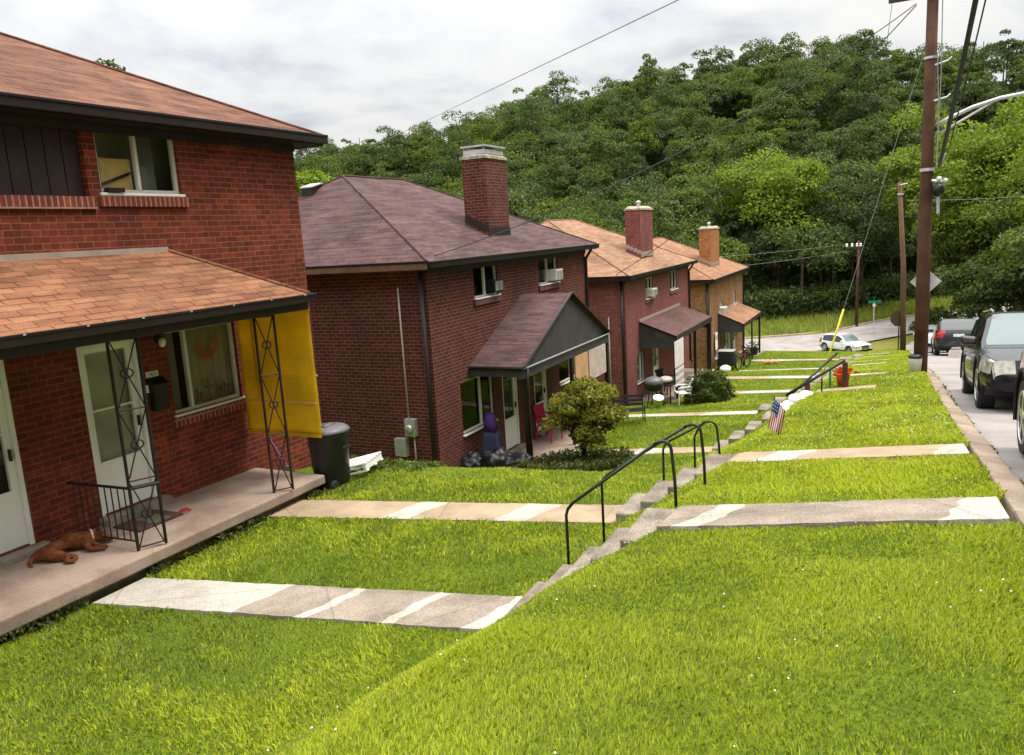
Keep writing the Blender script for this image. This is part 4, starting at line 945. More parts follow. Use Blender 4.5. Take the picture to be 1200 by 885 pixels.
def ac(y0,y1,z0,z1,x,label,mat):
    a=thing('air_conditioner',label,'air conditioner',(F,(y0+y1)/2,z0),group='window air conditioners')
    m=MB(); m.box(F-.2,x,y0,y1,z0,z1); m.build('case',M[mat],a,bevel=.015)
    m=MB()
    n=9
    for k in range(n): zz=z0+.04+(z1-z0-.08)*k/(n-1); m.box(x+.001,x+.012,y0+.03,(y0+y1)/2-.02,zz-.006,zz+.006); m.box(x+.001,x+.012,(y0+y1)/2+.02,y1-.03,zz-.006,zz+.006)
    m.build('grille',M['meter'],a)
    return a
ac(16.02,16.45,-1.25,-.98,F+.16,'dark window air conditioner in the upper left window of the maroon house','blackplastic')
ac(19.6,20.1,-1.26,-.97,F+.18,'white window air conditioner in the upper right window of the maroon house','white')
ac(28.8,29.45,-2.56,-2.28,F+.18,'white window air conditioner on the pinkish red house','white')
ac(41.95,42.8,-4.76,-4.4,F+.25,'pale window air conditioner on the orange brick house','offwhite')

# ---- house 3 porch things
z3=zf(-7.3,24.5)
bc=thing('garden_bench','black metal bench at the end of the path by the gabled porch','bench',(-6.45,20.0,z3),(0,0,R(25)))
zb=zf(-6.45,20.0); bc.location.z=zb; bc.scale=(.75,.9,.9)
m=MB()
for k in range(5): m.box(-.55,.55,-.22+.09*k,-.16+.09*k,.42,.445)
m.build('seat',M['metalblk'],bc,local=True)
m=MB()
for k in range(3): m.hexa([(-.55,.2+.03*k,.52+.12*k),(.55,.2+.03*k,.52+.12*k),(.55,.22+.03*k,.52+.12*k),(-.55,.22+.03*k,.52+.12*k)],[(-.55,.22+.03*k,.6+.12*k),(.55,.22+.03*k,.6+.12*k),(.55,.24+.03*k,.6+.12*k),(-.55,.24+.03*k,.6+.12*k)])
m.build('backrest',M['metalblk'],bc,local=True)
for sx in (-.52,.52):
    for sy in (-.2,.2):
        m=MB(); m.tube([(sx,sy,0),(sx,sy,.43),(sx,sy+(.1 if sy>0 else 0),.9 if sy>0 else .62)],.022,6); m.build('leg',M['metalblk'],bc,local=True)
P3=-6.15
gr=thing('barbecue_grill','black kettle grill with pale lid before the brown shed porch','grill',(-7.5,25.9,P3))
zg=zf(-7.2,25.5)
m=MB(); m.ball((-7.45,25.9,zg+.85),.34,14,sz=(1,1,.55)); m.build('lid',M['bingrey'],gr,smooth=True)
m=MB(); m.lathe([(.05,.5),(.28,.6),(.345,.78),(.35,.84)],(-7.45,25.9,zg),16); m.build('bowl',M['binblack'],gr,smooth=True)
for k in range(3):
    t_=k*2.1; m=MB(); m.tube([(-7.45+.2*math.cos(t_),25.9+.2*math.sin(t_),zg+.58),(-7.45+.34*math.cos(t_),25.9+.34*math.sin(t_),zg)],.018,6); m.build('leg',M['metalblk'],gr)
bk=thing('bucket','white plastic bucket lying tipped in the grass by the grill','bucket',(-7.15,25.3,zf(-7.15,25.3)+.25),(R(20),R(12),0))
m=MB(); m.lathe([(.14,-.18),(.17,.16),(.185,.16),(.185,.19),(.165,.19)],(0,0,0),18); m.build('bucket_body',M['dooroff'],bk,local=True,smooth=True)
m=MB(); m.tube([(.18,0,.16),(.16,.12,.05),(0,.21,-.02),(-.16,.12,.05),(-.18,0,.16)],.008,6); m.build('handle',M['galv'],bk,local=True)
chair(-6.62,26.6,zf(-6.62,26.6),R(-60),'dooroff','white plastic chair beside the hedge')
chair(-7.7,28.4,P3,R(70),'blackplastic','dark chair standing inside the brown shed porch')
sh=thing('storage_table','cluttered dark table with a pink cushion at the brown shed porch','table',(-7.3,26.9,P3))
m=MB(); m.box(-7.6,-7.0,26.5,27.3,P3+.66,P3+.70); m.build('table_top',M['metalblk'],sh)
for (x,y) in ((-7.55,26.55),(-7.05,26.55),(-7.55,27.25),(-7.05,27.25)):
    m=MB(); m.tube([(x,y,P3-.1),(x,y,P3+.66)],.025,6); m.build('leg',M['metalblk'],sh)
m=MB(); m.ball((-7.3,26.9,P3+.82),.24,12,sz=(1,1.2,.55)); o=m.build('cushion',M['plypale'],smooth=True); tag(o,'pale pink cushion on the dark table by the grill','cushion')
for (y0,y1,z0,z1,lab) in ((27.0,28.25,-4.95,-4.0,'large white cloth hung at the brown shed porch'),(27.05,28.25,-5.62,-5.0,'lower striped white cloth hung at the brown shed porch')):
    m=MB(); n=12
    for k in range(n):
        ya=y0+(y1-y0)*k/n; yb=y0+(y1-y0)*(k+1)/n; xa=-6.98+.03*(k%2); xb=-6.98+.03*((k+1)%2)
        rows=5
        for j in range(rows):
            za=z1+(z0-z1)*j/rows; zb=z1+(z0-z1)*(j+1)/rows
            m.quad((xa,ya,za),(xb,yb,za),(xb,yb,zb),(xa,ya,zb),1 if ('striped' in lab and j%2) else 0)
    o=m.build('hanging_cloth',[M['sheet'],M['plypale']],weld=True); s=o.modifiers.new('s','SOLIDIFY'); s.thickness=.01; tag(o,lab,'cloth',group='cloths hung at the shed porch')
# ---- house 4 porch things
P4=-7.55
def bicycle(x,y,z,rz,label,mat):
    b=thing('bicycle',label,'bicycle',(x,y,z),(0,0,rz))
    for dx in (-.5,.5):
        w=MB(); ring=[(dx+.32*math.cos(t),0,.34+.32*math.sin(t)) for t in np.linspace(0,2*math.pi,25)]; w.tube(ring,.028,6,caps=False); wo=w.build('wheel',M['tyre'],b,local=True)
        s=MB()
        for k in range(8): t=k*math.pi/4; s.tube([(dx,0,.34),(dx+.3*math.cos(t),0,.34+.3*math.sin(t))],.004,4)
        s.build('spokes',M['alloy'],wo,local=True)
    f=MB(); f.tube([(-.5,0,.34),(-.1,0,.3),(.32,0,.75),(-.2,0,.72),(-.1,0,.3)],.02,6); f.tube([(-.5,0,.34),(-.2,0,.72)],.014,6); f.tube([(.5,0,.34),(.32,0,.75),(.29,0,.9)],.018,6); f.build('frame',M[mat],b,local=True)
    f=MB(); f.tube([(.29,-.26,.92),(.27,0,.9),(.29,.26,.92)],.014,6); f.build('handlebar',M['metalblk'],b,local=True)
    f=MB(); f.hexa([(-.33,-.07,.78),(-.08,-.02,.78),(-.08,.02,.78),(-.33,.07,.78)],[(-.33,-.08,.83),(-.08,-.02,.82),(-.08,.02,.82),(-.33,.08,.83)]); f.build('saddle',M['blackplastic'],b,local=True,bevel=.02)
    return b
bicycle(-7.0,40.6,zf(-7.0,40.6),R(75),'bicycle with red frame before the orange house porch','red')
bb=thing('covered_grill','black covered grill with a pale lid edge before the orange brick porch','grill',(-7.75,40.3,zf(-7.75,40.3)))
z=zf(-7.75,40.3)
m=MB(); m.hexa([(-8.2,39.9,z+.25),(-7.3,39.9,z+.25),(-7.3,40.7,z+.25),(-8.2,40.7,z+.25)],[(-8.1,40.0,z+.95),(-7.4,40.0,z+.95),(-7.4,40.6,z+.95),(-8.1,40.6,z+.95)]); m.build('cover',M['bagblack'],bb,bevel=.08)
m=MB(); m.box(-8.15,-7.35,39.95,40.65,z+.95,z+1.0); m.build('lid',M['galv'],bb,bevel=.02)
for (x,y) in ((-8.1,40.0),(-7.4,40.0),(-8.1,40.6),(-7.4,40.6)):
    m=MB(); m.tube([(x,y,z),(x,y,z+.4)],.04,6); m.build('leg',M['metalblk'],bb)
m=MB(); m.ball((-7.5,38.6,zf(-7.5,38.6)+.15),.28,12,sz=(1,1.2,.75)); o=m.build('boulder',M['conwhite'],smooth=True); tag(o,'pale rounded stone at the hedge before the orange house','stone')
for (y,z0,z1,mt,lab) in ((40.3,-6.4,-5.55,'flagwhite','white and pink banner beside the orange house corner window'),(44.9,-6.1,-5.35,'sheet','white cloth hanging at the orange house porch')):
    m=MB(); m.box(F+.08,F+.10,y,y+.5,z0,z1); m.box(F+.081,F+.104,y+.02,y+.48,z1-.35,z1-.1,1); m.tube([(F,y-.02,z1+.02),(F+.1,y+.52,z1+.02)],.012,6); o=m.build('banner',[M[mt],M['plypale']]); tag(o,lab,'banner')
for (x,y,lab) in ((-7.35,46.2,'dark shrub pot at the far end of the orange house porch'),(-7.5,44.6,'dark planter pot in the middle of the orange house porch')):
    p=thing('planter',lab,'planter',(x,y,P4),group='dark planters on the orange house porch')
    m=MB(); m.lathe([(.18,0),(.26,.34),(.28,.36),(.24,.36)],(x,y,P4),14); m.build('pot',M['binblack'],p,smooth=True)
    m=MB()
    for k in range(60):
        t=random.uniform(0,6.28); r=random.uniform(.05,.28); zz=random.uniform(.36,.75); c=Vector((x+r*math.cos(t),y+r*math.sin(t),P4+zz)); u=Vector((random.uniform(-1,1),random.uniform(-1,1),random.uniform(-1,1))).normalized()*.09; w=u.cross(Vector((.3,.5,.8))).normalized()*.05
        m.quad(c-u,c-w,c+u,c+w)
    m.build('foliage',M['leafB'],p,fixn=False,uv=False)
pk=thing('pumpkin','orange pumpkins heaped at the end of the farthest path','pumpkin',(-5.85,41.9,zf(-5.85,41.9)))
for k,(dx,dy,r) in enumerate(((0,0,.15),(-.26,.1,.12),(.25,.15,.11))):
    m=MB(); m.ball((-5.85+dx,41.9+dy,zf(-5.85+dx,41.9)+r*.8),r,14,sz=(1,1,.8)); o=m.build('pumpkin_body' if k else 'pumpkin_body',M['peach'],pk,smooth=True)
    m=MB(); m.tube([(-5.85+dx,41.9+dy,zf(-5.85+dx,41.9)+r*1.55),(-5.82+dx,41.9+dy,zf(-5.85+dx,41.9)+r*1.9)],.018,6); m.build('stem',M['trunk'],o)

# ---- flag and things on the bank
fl=thing('garden_flag','small stars and stripes flag on a stick in the upper lawn','flag',(-1.30,9.5,zf(-1.30,9.5)))
zb=zf(-1.30,9.5); FX0=.34
m=MB(); m.tube([(-1.22,9.5,zb-.1),(-1.285,9.5,zb+.50)],.006,6); m.build('pole',M['trunk'],fl)
ft=zb+.49; W_=.17; H_=.36
def fp(u,v):   # u across from the pole, v down: cloth hanging limp and slanting
    return (-1.283+u*W_*.75-.07*v*(1-u*.2), 9.5-.03*math.sin(u*9+v*3)*u-.012, ft-.01-v*H_*(1-.15*u)-u*.13)
m=MB(); nu,nv=13,12
for i in range(nu):
    for j in range(nv):
        mi=2 if (j<5 and True and i<7) else (0 if i%2==0 else 1)
        m.quad(fp(i/nu,j/nv),fp((i+1)/nu,j/nv),fp((i+1)/nu,(j+1)/nv),fp(i/nu,(j+1)/nv),mi)
fo=m.build('flag_cloth',[M['flagred'],M['flagwhite'],M['bluecloth']],fl,weld=True); s=fo.modifiers.new('s','SOLIDIFY'); s.thickness=.003
m=MB()
for r_ in range(3):
    for c_ in range(3):
        p=fp(.08+.15*c_,.06+.12*r_); m.box(p[0]-.005,p[0]+.005,p[1]-.009,p[1]-.005,p[2]-.005,p[2]+.005)
m.build('stars',M['flagwhite'],fl)
# white stones edging the third steps
for k,(x,y,dz,r) in enumerate(((-1.98,16.2,.06,.17),(-1.86,16.3,.06,.15),(-1.74,16.35,.08,.17),(-1.6,16.45,.06,.16),(-1.95,15.7,.05,.13))):
    bm=bmesh.new(); bmesh.ops.create_icosphere(bm,subdivisions=3,radius=r)
    for v in bm.verts: v.co*=1+.25*mnoise.noise(v.co*6+Vector((k*3,0,0))); v.co.z*=.65; v.co.x*=1.2
    me=bpy.data.meshes.new('stone'); bm.to_mesh(me); bm.free(); me.materials.append(M['conwhite'])
    for p in me.polygons: p.use_smooth=True
    o=bpy.data.objects.new('stone',me); col.objects.link(o); o.location=(x,y,zf(x,y)+dz); tag(o,'white edging stone heaped beside the third flight of steps','stone',group='white edging stones')
oj=thing('plant_pot','orange pot with green stake against a timber post on the bank','plant pot',(-1.0,17.6,zf(-1.0,17.6)))
z=zf(-1.0,17.6); m=MB(); m.lathe([(.10,0.03),(.14,.28),(.155,.30),(.13,.30)],(-1.0,17.6,z),14); m.build('pot',M['orange'],oj,smooth=True)
m=MB(); m.tube([(-1.25,17.6,z-.1),(-1.25,17.6,z+.45)],.022,8); m.build('stake',M['greenplastic'],oj)
m=MB()
for k in range(50):
    c=Vector((-1.0+random.gauss(0,.12),17.6+random.gauss(0,.1),z+.33+random.uniform(-.04,.08))); u=Vector((random.uniform(-1,1),random.uniform(-1,1),random.uniform(-1,1))).normalized()*.06; w=u.cross(Vector((.3,.5,.8))).normalized()*.04; m.quad(c-u,c-w,c+u,c+w)
m.build('flowers',M['orange'],oj,fixn=False,uv=False)

# ------------------------------------------------------------------ poles, wires, signs
PX,PY=.51,20.6
up=thing('utility_pole','tall brown wooden utility pole at the kerb with crossarm','utility pole',(PX,PY,zf(PX,PY)))
z=zf(PX,PY); top=5.35
m=MB(); m.tube([(PX,PY,z-.3),(PX+.0,PY,z+3),(PX+.01,PY,1.5),(PX+.02,PY,top)],[.155,.143,.128,.112],14); m.build('pole_shaft',M['wood'],up,smooth=True)
m=MB(); m.box(PX-.85,PX+1.0,PY-.19,PY-.09,4.52,4.65); m.build('crossarm',M['trunk'],up)
for dx in (-.75,-.3,.45,.9):
    m=MB(); m.lathe([(.03,0),(.055,.04),(.035,.08),(.05,.12),(.02,.15)],(PX+dx,PY-.14,4.651),10); m.build('insulator',M['insul'],up,smooth=True)
m=MB(); m.lathe([(.155,0),(.155,.07)],(PX+.01,PY,.85),14); m.build('band',M['galv'],up); m=MB(); m.lathe([(.142,0),(.142,.05)],(PX+.015,PY,3.25),14); m.build('band',M['galv'],up)
m=MB(); m.tube([(PX+.18,PY-.1,.95),(PX+.3,PY-.15,1.05),(PX+.36,PY-.2,1.2)],.02,6); m.build('bracket',M['galv'],up); m=MB(); m.tube([(PX+.12,PY-.08,.64),(PX+.18,PY-.12,.62),(PX+.32,PY-.15,.6)],.04,6); m.build('bracket',M['galv'],up)
m=MB(); m.ball((PX+.25,PY-.15,.66),.06,8); m.build('insulator',M['insul'],up,smooth=True); m=MB(); m.ball((PX+.38,PY-.15,.62),.05,8); m.build('insulator',M['insul'],up,smooth=True)
m=MB(); m.ball((PX+.24,PY-.15,.42),.14,10,sz=(.9,.9,1.1)); m.build('splice_case',M['binblack'],up,smooth=True)
m=MB(); m.tube([(PX+.24,PY-.15,.28),(PX+.25,PY-.15,-.1)],.035,8); m.build('conduit',M['galv'],up)
m=MB(); m.tube([(PX+.14,PY-.14,3.3),(PX+.2,PY-.16,2),(PX+.19,PY-.18,.9)],.012,6); m.tube([(PX+.2,PY-.1,4.5),(PX+.22,PY-.14,3),(PX+.2,PY-.14,1.1)],.012,6); m.build('riser_wire',M['wirepale'],up)
for (za,zb) in ((3.1,3.16),(2.35,2.4)):
    m=MB(); m.tube([(PX+.1,PY-.1,za),(PX+.35,PY-.15,zb),(PX+.42,PY-.15,zb+.06)],.02,6); m.build('bracket',M['galv'],up)
la=thing('street_lamp_arm','curved pale street lamp arm reaching right from the kerb pole','street lamp',(PX+.16,PY,1.8))
m=MB(); pts=[Vector((PX+.16,PY,1.82)),Vector((PX+.4,PY-.05,1.95)),Vector((PX+.85,PY-.1,2.13)),Vector((PX+1.35,PY-.15,2.25)),Vector((PX+1.95,PY-.2,2.30)),Vector((PX+2.6,PY-.2,2.31))]; m.tube(pts,[.045,.045,.04,.04,.04,.035],8); m.build('arm',M['galv'],la,smooth=True)
m=MB(); m.tube([(PX+.16,PY,1.62),(PX+.55,PY-.06,1.82),(PX+.95,PY-.1,2.04),(PX+1.25,PY-.14,2.20)],.025,8); m.build('brace',M['galv'],la,smooth=True)
m=MB(); m.hexa([(PX+2.5,PY-.38,2.22),(PX+3.2,PY-.34,2.24),(PX+3.2,PY-.06,2.24),(PX+2.5,PY-.02,2.22)],[(PX+2.5,PY-.3,2.38),(PX+3.15,PY-.26,2.32),(PX+3.15,PY-.14,2.32),(PX+2.5,PY-.1,2.38)]); m.build('lamp_head',M['meter'],la,bevel=.03)
# second pole
QX,QY=.33,50.0
q=thing('utility_pole','shorter pale utility pole at the bottom of the street','utility pole',(QX,QY,zf(QX,QY)))
m=MB(); m.tube([(QX,QY,zf(QX,QY)-.3),(QX-.1,QY,-3),(QX-.4,QY,1.62)],[.16,.14,.11],12); m.build('pole_shaft',M['polewood2'],q,smooth=True)
m=MB(); m.lathe([(.17,0),(.17,.1)],(QX-.33,QY,.9),10); m.tube([(QX-.4,QY-.15,1.45),(QX-.0,QY-.2,1.5)],.03,6); m.build('band',M['galv'],q)
# far thin pole with insulators beyond the white car
fx,fy=-3.75,87
t=thing('utility_pole','thin dark utility pole beyond the white car','utility pole',(fx,fy,zf(fx,fy)))
m=MB(); m.tube([(fx,fy,-11.6),(fx+.1,fy,-2.6)],[.17,.12],10); m.build('pole_shaft',M['wood'],t,smooth=True)
m=MB(); m.box(fx-1.1,fx+.35,fy-.2,fy-.08,-3.35,-3.22); m.build('crossarm',M['trunk'],t)
for dx in (-1.0,-.5,-.05,.28):
    m=MB(); m.lathe([(.06,0),(.14,.1),(.09,.2),(.12,.3),(.03,.38)],(fx+dx,fy-.14,-3.21),8); m.build('insulator',M['insul'],t)
def wire(name,pts,r,mat,label,group='overhead wires',cat='overhead wire',sag=None,n=24):
    if sag is not None:
        a,b=Vector(pts[0]),Vector(pts[1]); pts=[a.lerp(b,k/n)-Vector((0,0,sag*4*(k/n)*(1-k/n))) for k in range(n+1)]
    m=MB(); m.tube(pts,r,6); o=m.build(name,M[mat],smooth=True,uv=False); return tag(o,label,cat,group)
wire('overhead_wire',[(PX-.3,PY,4.45),(-8.75,13.25,-.45)],.011,'wire','service wire from the kerb pole down to the maroon house eave',sag=.55)
wire('overhead_wire',[(PX-.3,PY,4.42),(-8.8,25.85,-1.62)],.011,'wire','service wire from the kerb pole down to the pinkish red house',sag=.5)
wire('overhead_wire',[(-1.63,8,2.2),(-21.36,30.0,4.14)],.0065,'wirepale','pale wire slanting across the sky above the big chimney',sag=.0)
wire('overhead_wire',[(PX+.25,PY-.1,.95),(1.02,5.0,5.9)],.038,'wire','thick black cable bundle rising right from the kerb pole',sag=.35)
wire('overhead_wire',[(PX+.4,PY-.15,1.2),(1.2,5.0,6.0)],.012,'wire','thin wire running beside the thick black cable bundle',sag=.3)
wire('overhead_wire',[(PX+.2,PY+.1,3.2),(QX-.38,QY,1.5)],.014,'wire','wire running down the street between the two kerb poles',sag=.5)
wire('overhead_wire',[(PX-.75,PY-.14,4.8),(-3.9,86.8,-2.9)],.006,'wire','wire from the kerb pole crossarm to the thin far pole',sag=1.2)
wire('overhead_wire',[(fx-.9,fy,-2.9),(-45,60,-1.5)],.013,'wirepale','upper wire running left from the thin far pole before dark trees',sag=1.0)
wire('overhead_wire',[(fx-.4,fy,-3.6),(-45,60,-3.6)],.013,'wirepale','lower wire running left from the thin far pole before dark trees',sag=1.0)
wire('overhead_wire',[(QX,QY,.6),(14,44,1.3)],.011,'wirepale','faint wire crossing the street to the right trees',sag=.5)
wire('overhead_wire',[(QX-.3,QY,1.2),(fx-.2,fy,-7.0)],.014,'wire','guy like wire from second kerb pole toward the thin far pole',sag=.1)
gy=thing('guy_wire','guy wire with bright yellow guard anchored in the bank','guy wire',(-1.72,21,zf(-1.72,21)))
A=Vector((-1.72,21.0,zf(-1.72,21)-.02)); Bp=Vector((PX+.02,PY,3.9))
m=MB(); m.tube([A,A.lerp(Bp,.235)],.024,8); m.build('guard',M['guyyellow'],gy,smooth=True)
m=MB(); m.tube([A.lerp(Bp,.23),Bp],.007,6); m.build('strand',M['wirepale'],gy)
dsn=thing('road_sign','pale diamond road sign seen from behind on the kerb pole','road sign',(PX+.03,PY+.2,-1.65))
m=MB(); m.prism([(PX+.06-.33,PY+.20,-1.64),(PX+.06,PY+.20,-1.97),(PX+.06+.33,PY+.20,-1.64),(PX+.06,PY+.20,-1.31)],(0,.012,0)); m.build('sign_plate',M['signback'],dsn)
m=MB(); m.box(PX+.0,PX+.1,PY+.15,PY+.198,-1.85,-1.45); m.build('bracket',M['galv'],dsn)
ss=thing('stop_sign','dark octagonal road sign seen from behind on the second pole','road sign',(QX-.1,QY+.25,-6))
m=MB(); cx_,cz_=QX-.30,-6.02
m.prism([(cx_+.42*math.cos(R(22.5+45*k)),QY+.22,cz_+.48*math.sin(R(22.5+45*k))) for k in range(8)],(.0,.02,0)); m.build('sign_plate',M['signrust'],ss)
m=MB(); m.tube([(QX-.25,QY+.18,zf(QX,QY)-.2),(QX-.25,QY+.18,-5.6)],.04,6); m.build('sign_post',M['signrust'],ss)
sg=thing('street_name_sign','green street name sign on a thin post by the junction','street sign',(-2.0,81.5,-11.35))
m=MB(); m.tube([(-2.0,81.5,-11.5),(-2.0,81.5,-8.2)],.05,6); m.build('sign_post',M['galv'],sg)
m=MB(); m.box(-2.5,-1.4,81.47,81.5,-8.35,-8.05); m.build('name_plate',M['signgreen'],sg)
m=MB(); m.box(-2.03,-1.98,81.1,81.9,-8.02,-7.78); m.build('name_plate',M['signgreen'],sg); m=MB(); m.box(-2.12,-1.88,81.44,81.46,-8.62,-8.37); m.build('sign_panel',M['insul'],sg)
cn=thing('rubbish_can','small white can with black top beside the kerb pole','rubbish can',(.42,20.55,zf(.42,20.55)))
z=zf(.42,20.55); m=MB(); m.lathe([(.12,0),(.145,.36),(.15,.38)],(.40,20.45,z),16); m.build('can_body',M['sheet'],cn,smooth=True)
m=MB(); m.lathe([(.155,.38),(.16,.42),(.1,.47),(.02,.48)],(.40,20.45,z),16); m.build('can_lid',M['binblack'],cn,smooth=True)
# ------------------------------------------------------------------ vehicles
def vehicle(name,label,cat,loc,rot,Lc,Wc,Hc,paint,front_hood=.30,kind='suv',seed=0,group=None,wr=.36,extra=None,plate_rear=True,plate_front=False):
    t=thing(name,label,cat,loc,rot,group)
    hw=Wc/2; zs=.60*Hc; zb=.22
    cowl=Lc*(1-front_hood); wtop=cowl-.75 if kind=='suv' else cowl-.85   # windscreen foot / top
    rtop=.28 if kind=='suv' else .55                              # rear glass top offset
    hood_f=.50*Hc; hood_r=zs+.02
    def top(y):
        if y>Lc-.06: return hood_f-.18
        if y>cowl: 
            s=(y-cowl)/(Lc-cowl); return hood_r-(hood_r-hood_f)*(s**1.8)
        if y>wtop:
            s=(cowl-y)/(cowl-wtop); return hood_r+(Hc-.03-hood_r)*(1-(1-s)**1.35)
        if y>rtop+.4:
            s=(y-rtop-.4)/(wtop-rtop-.4); return Hc-.03+.04*math.sin(math.pi*min(1,s*1.1))*1
        if y>.05:
            s=(y-.05)/(rtop+.35); return zs+.12+(Hc-.03-zs-.12)*(1-(1-min(1,s))**2.0)
        return zs-.02
    def width(y):
        e=min(y,Lc-y); r=.55
        k=1 if e>r else (1-.16*((r-e)/r)**2.2)
        return hw*k
    st=sorted(set([0,.02,.06]+list(np.linspace(.12,Lc-.12,58))+[Lc-.06,Lc-.02,Lc]))
    nr=15
    def half(y):
        zt_=top(y); w=width(y); bz=zb+(.10 if y<.3 or y>Lc-.35 else 0)
        zsh=min(zs,zt_-.02); out=[]
        out+= [(w*.0,bz),(w*.78,bz),(w*.93,bz+.03)]
        for k in range(1,9): s=k/9; out.append((w*(.965+.035*math.sin(math.pi*min(1,s*1.05))),bz+.05+(zsh-bz-.07)*s))
        out.append((w*.965,zsh-.02)); out.append((w*.93,zsh))
        up=zt_-zsh
        cab=up>.12
        tw=(.93-.20*min(1,up/(Hc-zs))) if cab else .93-.05
        for s in (.25,.55,.85): 
            out.append((w*(.93-(.93-tw)*s) if cab else w*(.93-.04*s),zsh+up*s*(1 if cab else .6)))
        out.append((w*(tw-.06),zsh+up*.975))
        for s in (.8,.6,.4,.2): out.append((w*(tw-.06)*s,zt_+.012*(1-s)))
        out.append((0,zt_+.012))
        return out
    rings=[]
    for y in st:
        h=half(y); rings.append([(-x,y,z) for x,z in h[::-1]][:-1]+[(x,y,z) for x,z in h][:-1] if False else [(x,y,z) for x,z in h]+[(-x,y,z) for x,z in h[-2:0:-1]])
    m=MB(); n=len(rings[0])
    for r_ in rings: m.v+=r_
    for i in range(len(rings)-1):
        for j in range(n):
            a=i*n+j; b=i*n+(j+1)%n; m.f.append([a,b,b+n,a+n]); m.mi.append(0)
    # end caps as grids: shrink rings to centre line
    for (ri,y,sgn) in ((0,0,-1),(len(rings)-1,Lc,1)):
        base=rings[ri]; k0=ri*n; prev=list(range(k0,k0+n))
        zc=sum(p[2] for p in base)/n
        for s in (.8,.55,.3,.05):
            k=len(m.v); m.v+=[(p[0]*s,y+sgn*.03*(1-s),zc+(p[2]-zc)*s) for p in base]
            for j in range(n):
                m.f.append([prev[j],prev[(j+1)%n],k+(j+1)%n,k+j]); m.mi.append(0)
            prev=list(range(k,k+n))
        m.f.append(prev); m.mi.append(0)
    orig=m.build('orig',M[paint],None,local=True,smooth=True); ct=MB()
    wy=[.78 if kind=='suv' else .72,Lc-.88]
    for y in wy:
        for sgn in (-1,1): ct.lathe([(wr+.055,-.30),(wr+.055,.30)],(sgn*(hw+.02),y,wr+.02),28,axis='x')
    cto=ct.build('cut',M[paint],None,local=True); bo=orig.modifiers.new('b','BOOLEAN'); bo.object=cto; bo.operation='DIFFERENCE'; bo.solver='EXACT'
    bpy.context.view_layer.update(); dg=bpy.context.evaluated_depsgraph_get(); bme=bpy.data.meshes.new_from_object(orig.evaluated_get(dg))
    if len(bme.polygons)<200: print('BOOL FAIL',label); bme=orig.data.copy()
    body=bpy.data.objects.new('body',bme); col.objects.link(body); body.parent=t
    me=orig.data; bpy.data.objects.remove(cto); bpy.data.objects.remove(orig)
    es=body.modifiers.new('es','EDGE_SPLIT'); es.split_angle=R(32)
    def shell(pname,pred,mat,d=.006,label=None):
        s=MB(); 
        for p in me.polygons:
            c=p.center; nn=p.normal
            if pred(c,nn):
                s.add([tuple(me.vertices[i].co+nn*d) for i in p.vertices],[tuple(range(len(p.vertices)))])
        if not s.v: return None
        bm=bmesh.new(); 
        o=s.build(pname,M[mat],t,local=True,smooth=True,fixn=False,label=label); return o
    sideglass=lambda c,nn: abs(nn.x)>.55 and c.z>zs+.03 and top(c.y)-zs>.33 and c.z<top(c.y)-.07
    pil=[rtop+1.25,rtop+2.35]
    ok=lambda y:all(abs(y-p)>.055 for p in pil)
    for sgn in (-1,1):
        cuts=[.45]+pil+[cowl-.2]
        for a,b in zip(cuts[:-1],cuts[1:]):
            shell('window',lambda c,nn:sideglass(c,nn) and c.x*sgn>0 and a+.05<c.y<b-.05,'carglass')
    shell('windscreen',lambda c,nn: wtop+.03<c.y<cowl-.02 and nn.z>.2 and abs(nn.x)<.42 and abs(c.x)<hw*.80,'windscreen')
    shell('rear_window',lambda c,nn: c.y<rtop+.30 and c.z>zs+.14 and abs(c.x)<hw*.72 and nn.y<-.15,'carglass')
    shell('bumper',lambda c,nn: c.y>Lc-.22 and c.z<.46,'blackplastic'); shell('bumper',lambda c,nn: c.y<.2 and c.z<.46,'blackplastic')
    shell('sill_trim',lambda c,nn: c.z<zb+.13 and .2<c.y<Lc-.22 and abs(nn.x)>.3,'blackplastic')
    shell('grille',lambda c,nn: c.y>Lc-.055 and abs(c.x)<hw*.47 and .50<c.z<hood_f+.0 and nn.y>.3,'blackplastic',.012)
    for sgn in (-1,1):
        shell('headlight',lambda c,nn: Lc-.45<c.y<Lc+.05 and hood_f-.17<c.z<hood_f+.03 and c.x*sgn>hw*.52 and nn.z<.8,'lamp',.010)
        shell('tail_light',lambda c,nn: c.y<.30 and zs-.22<c.z<zs+.16 and c.x*sgn>hw*.60,'taillamp',.010)
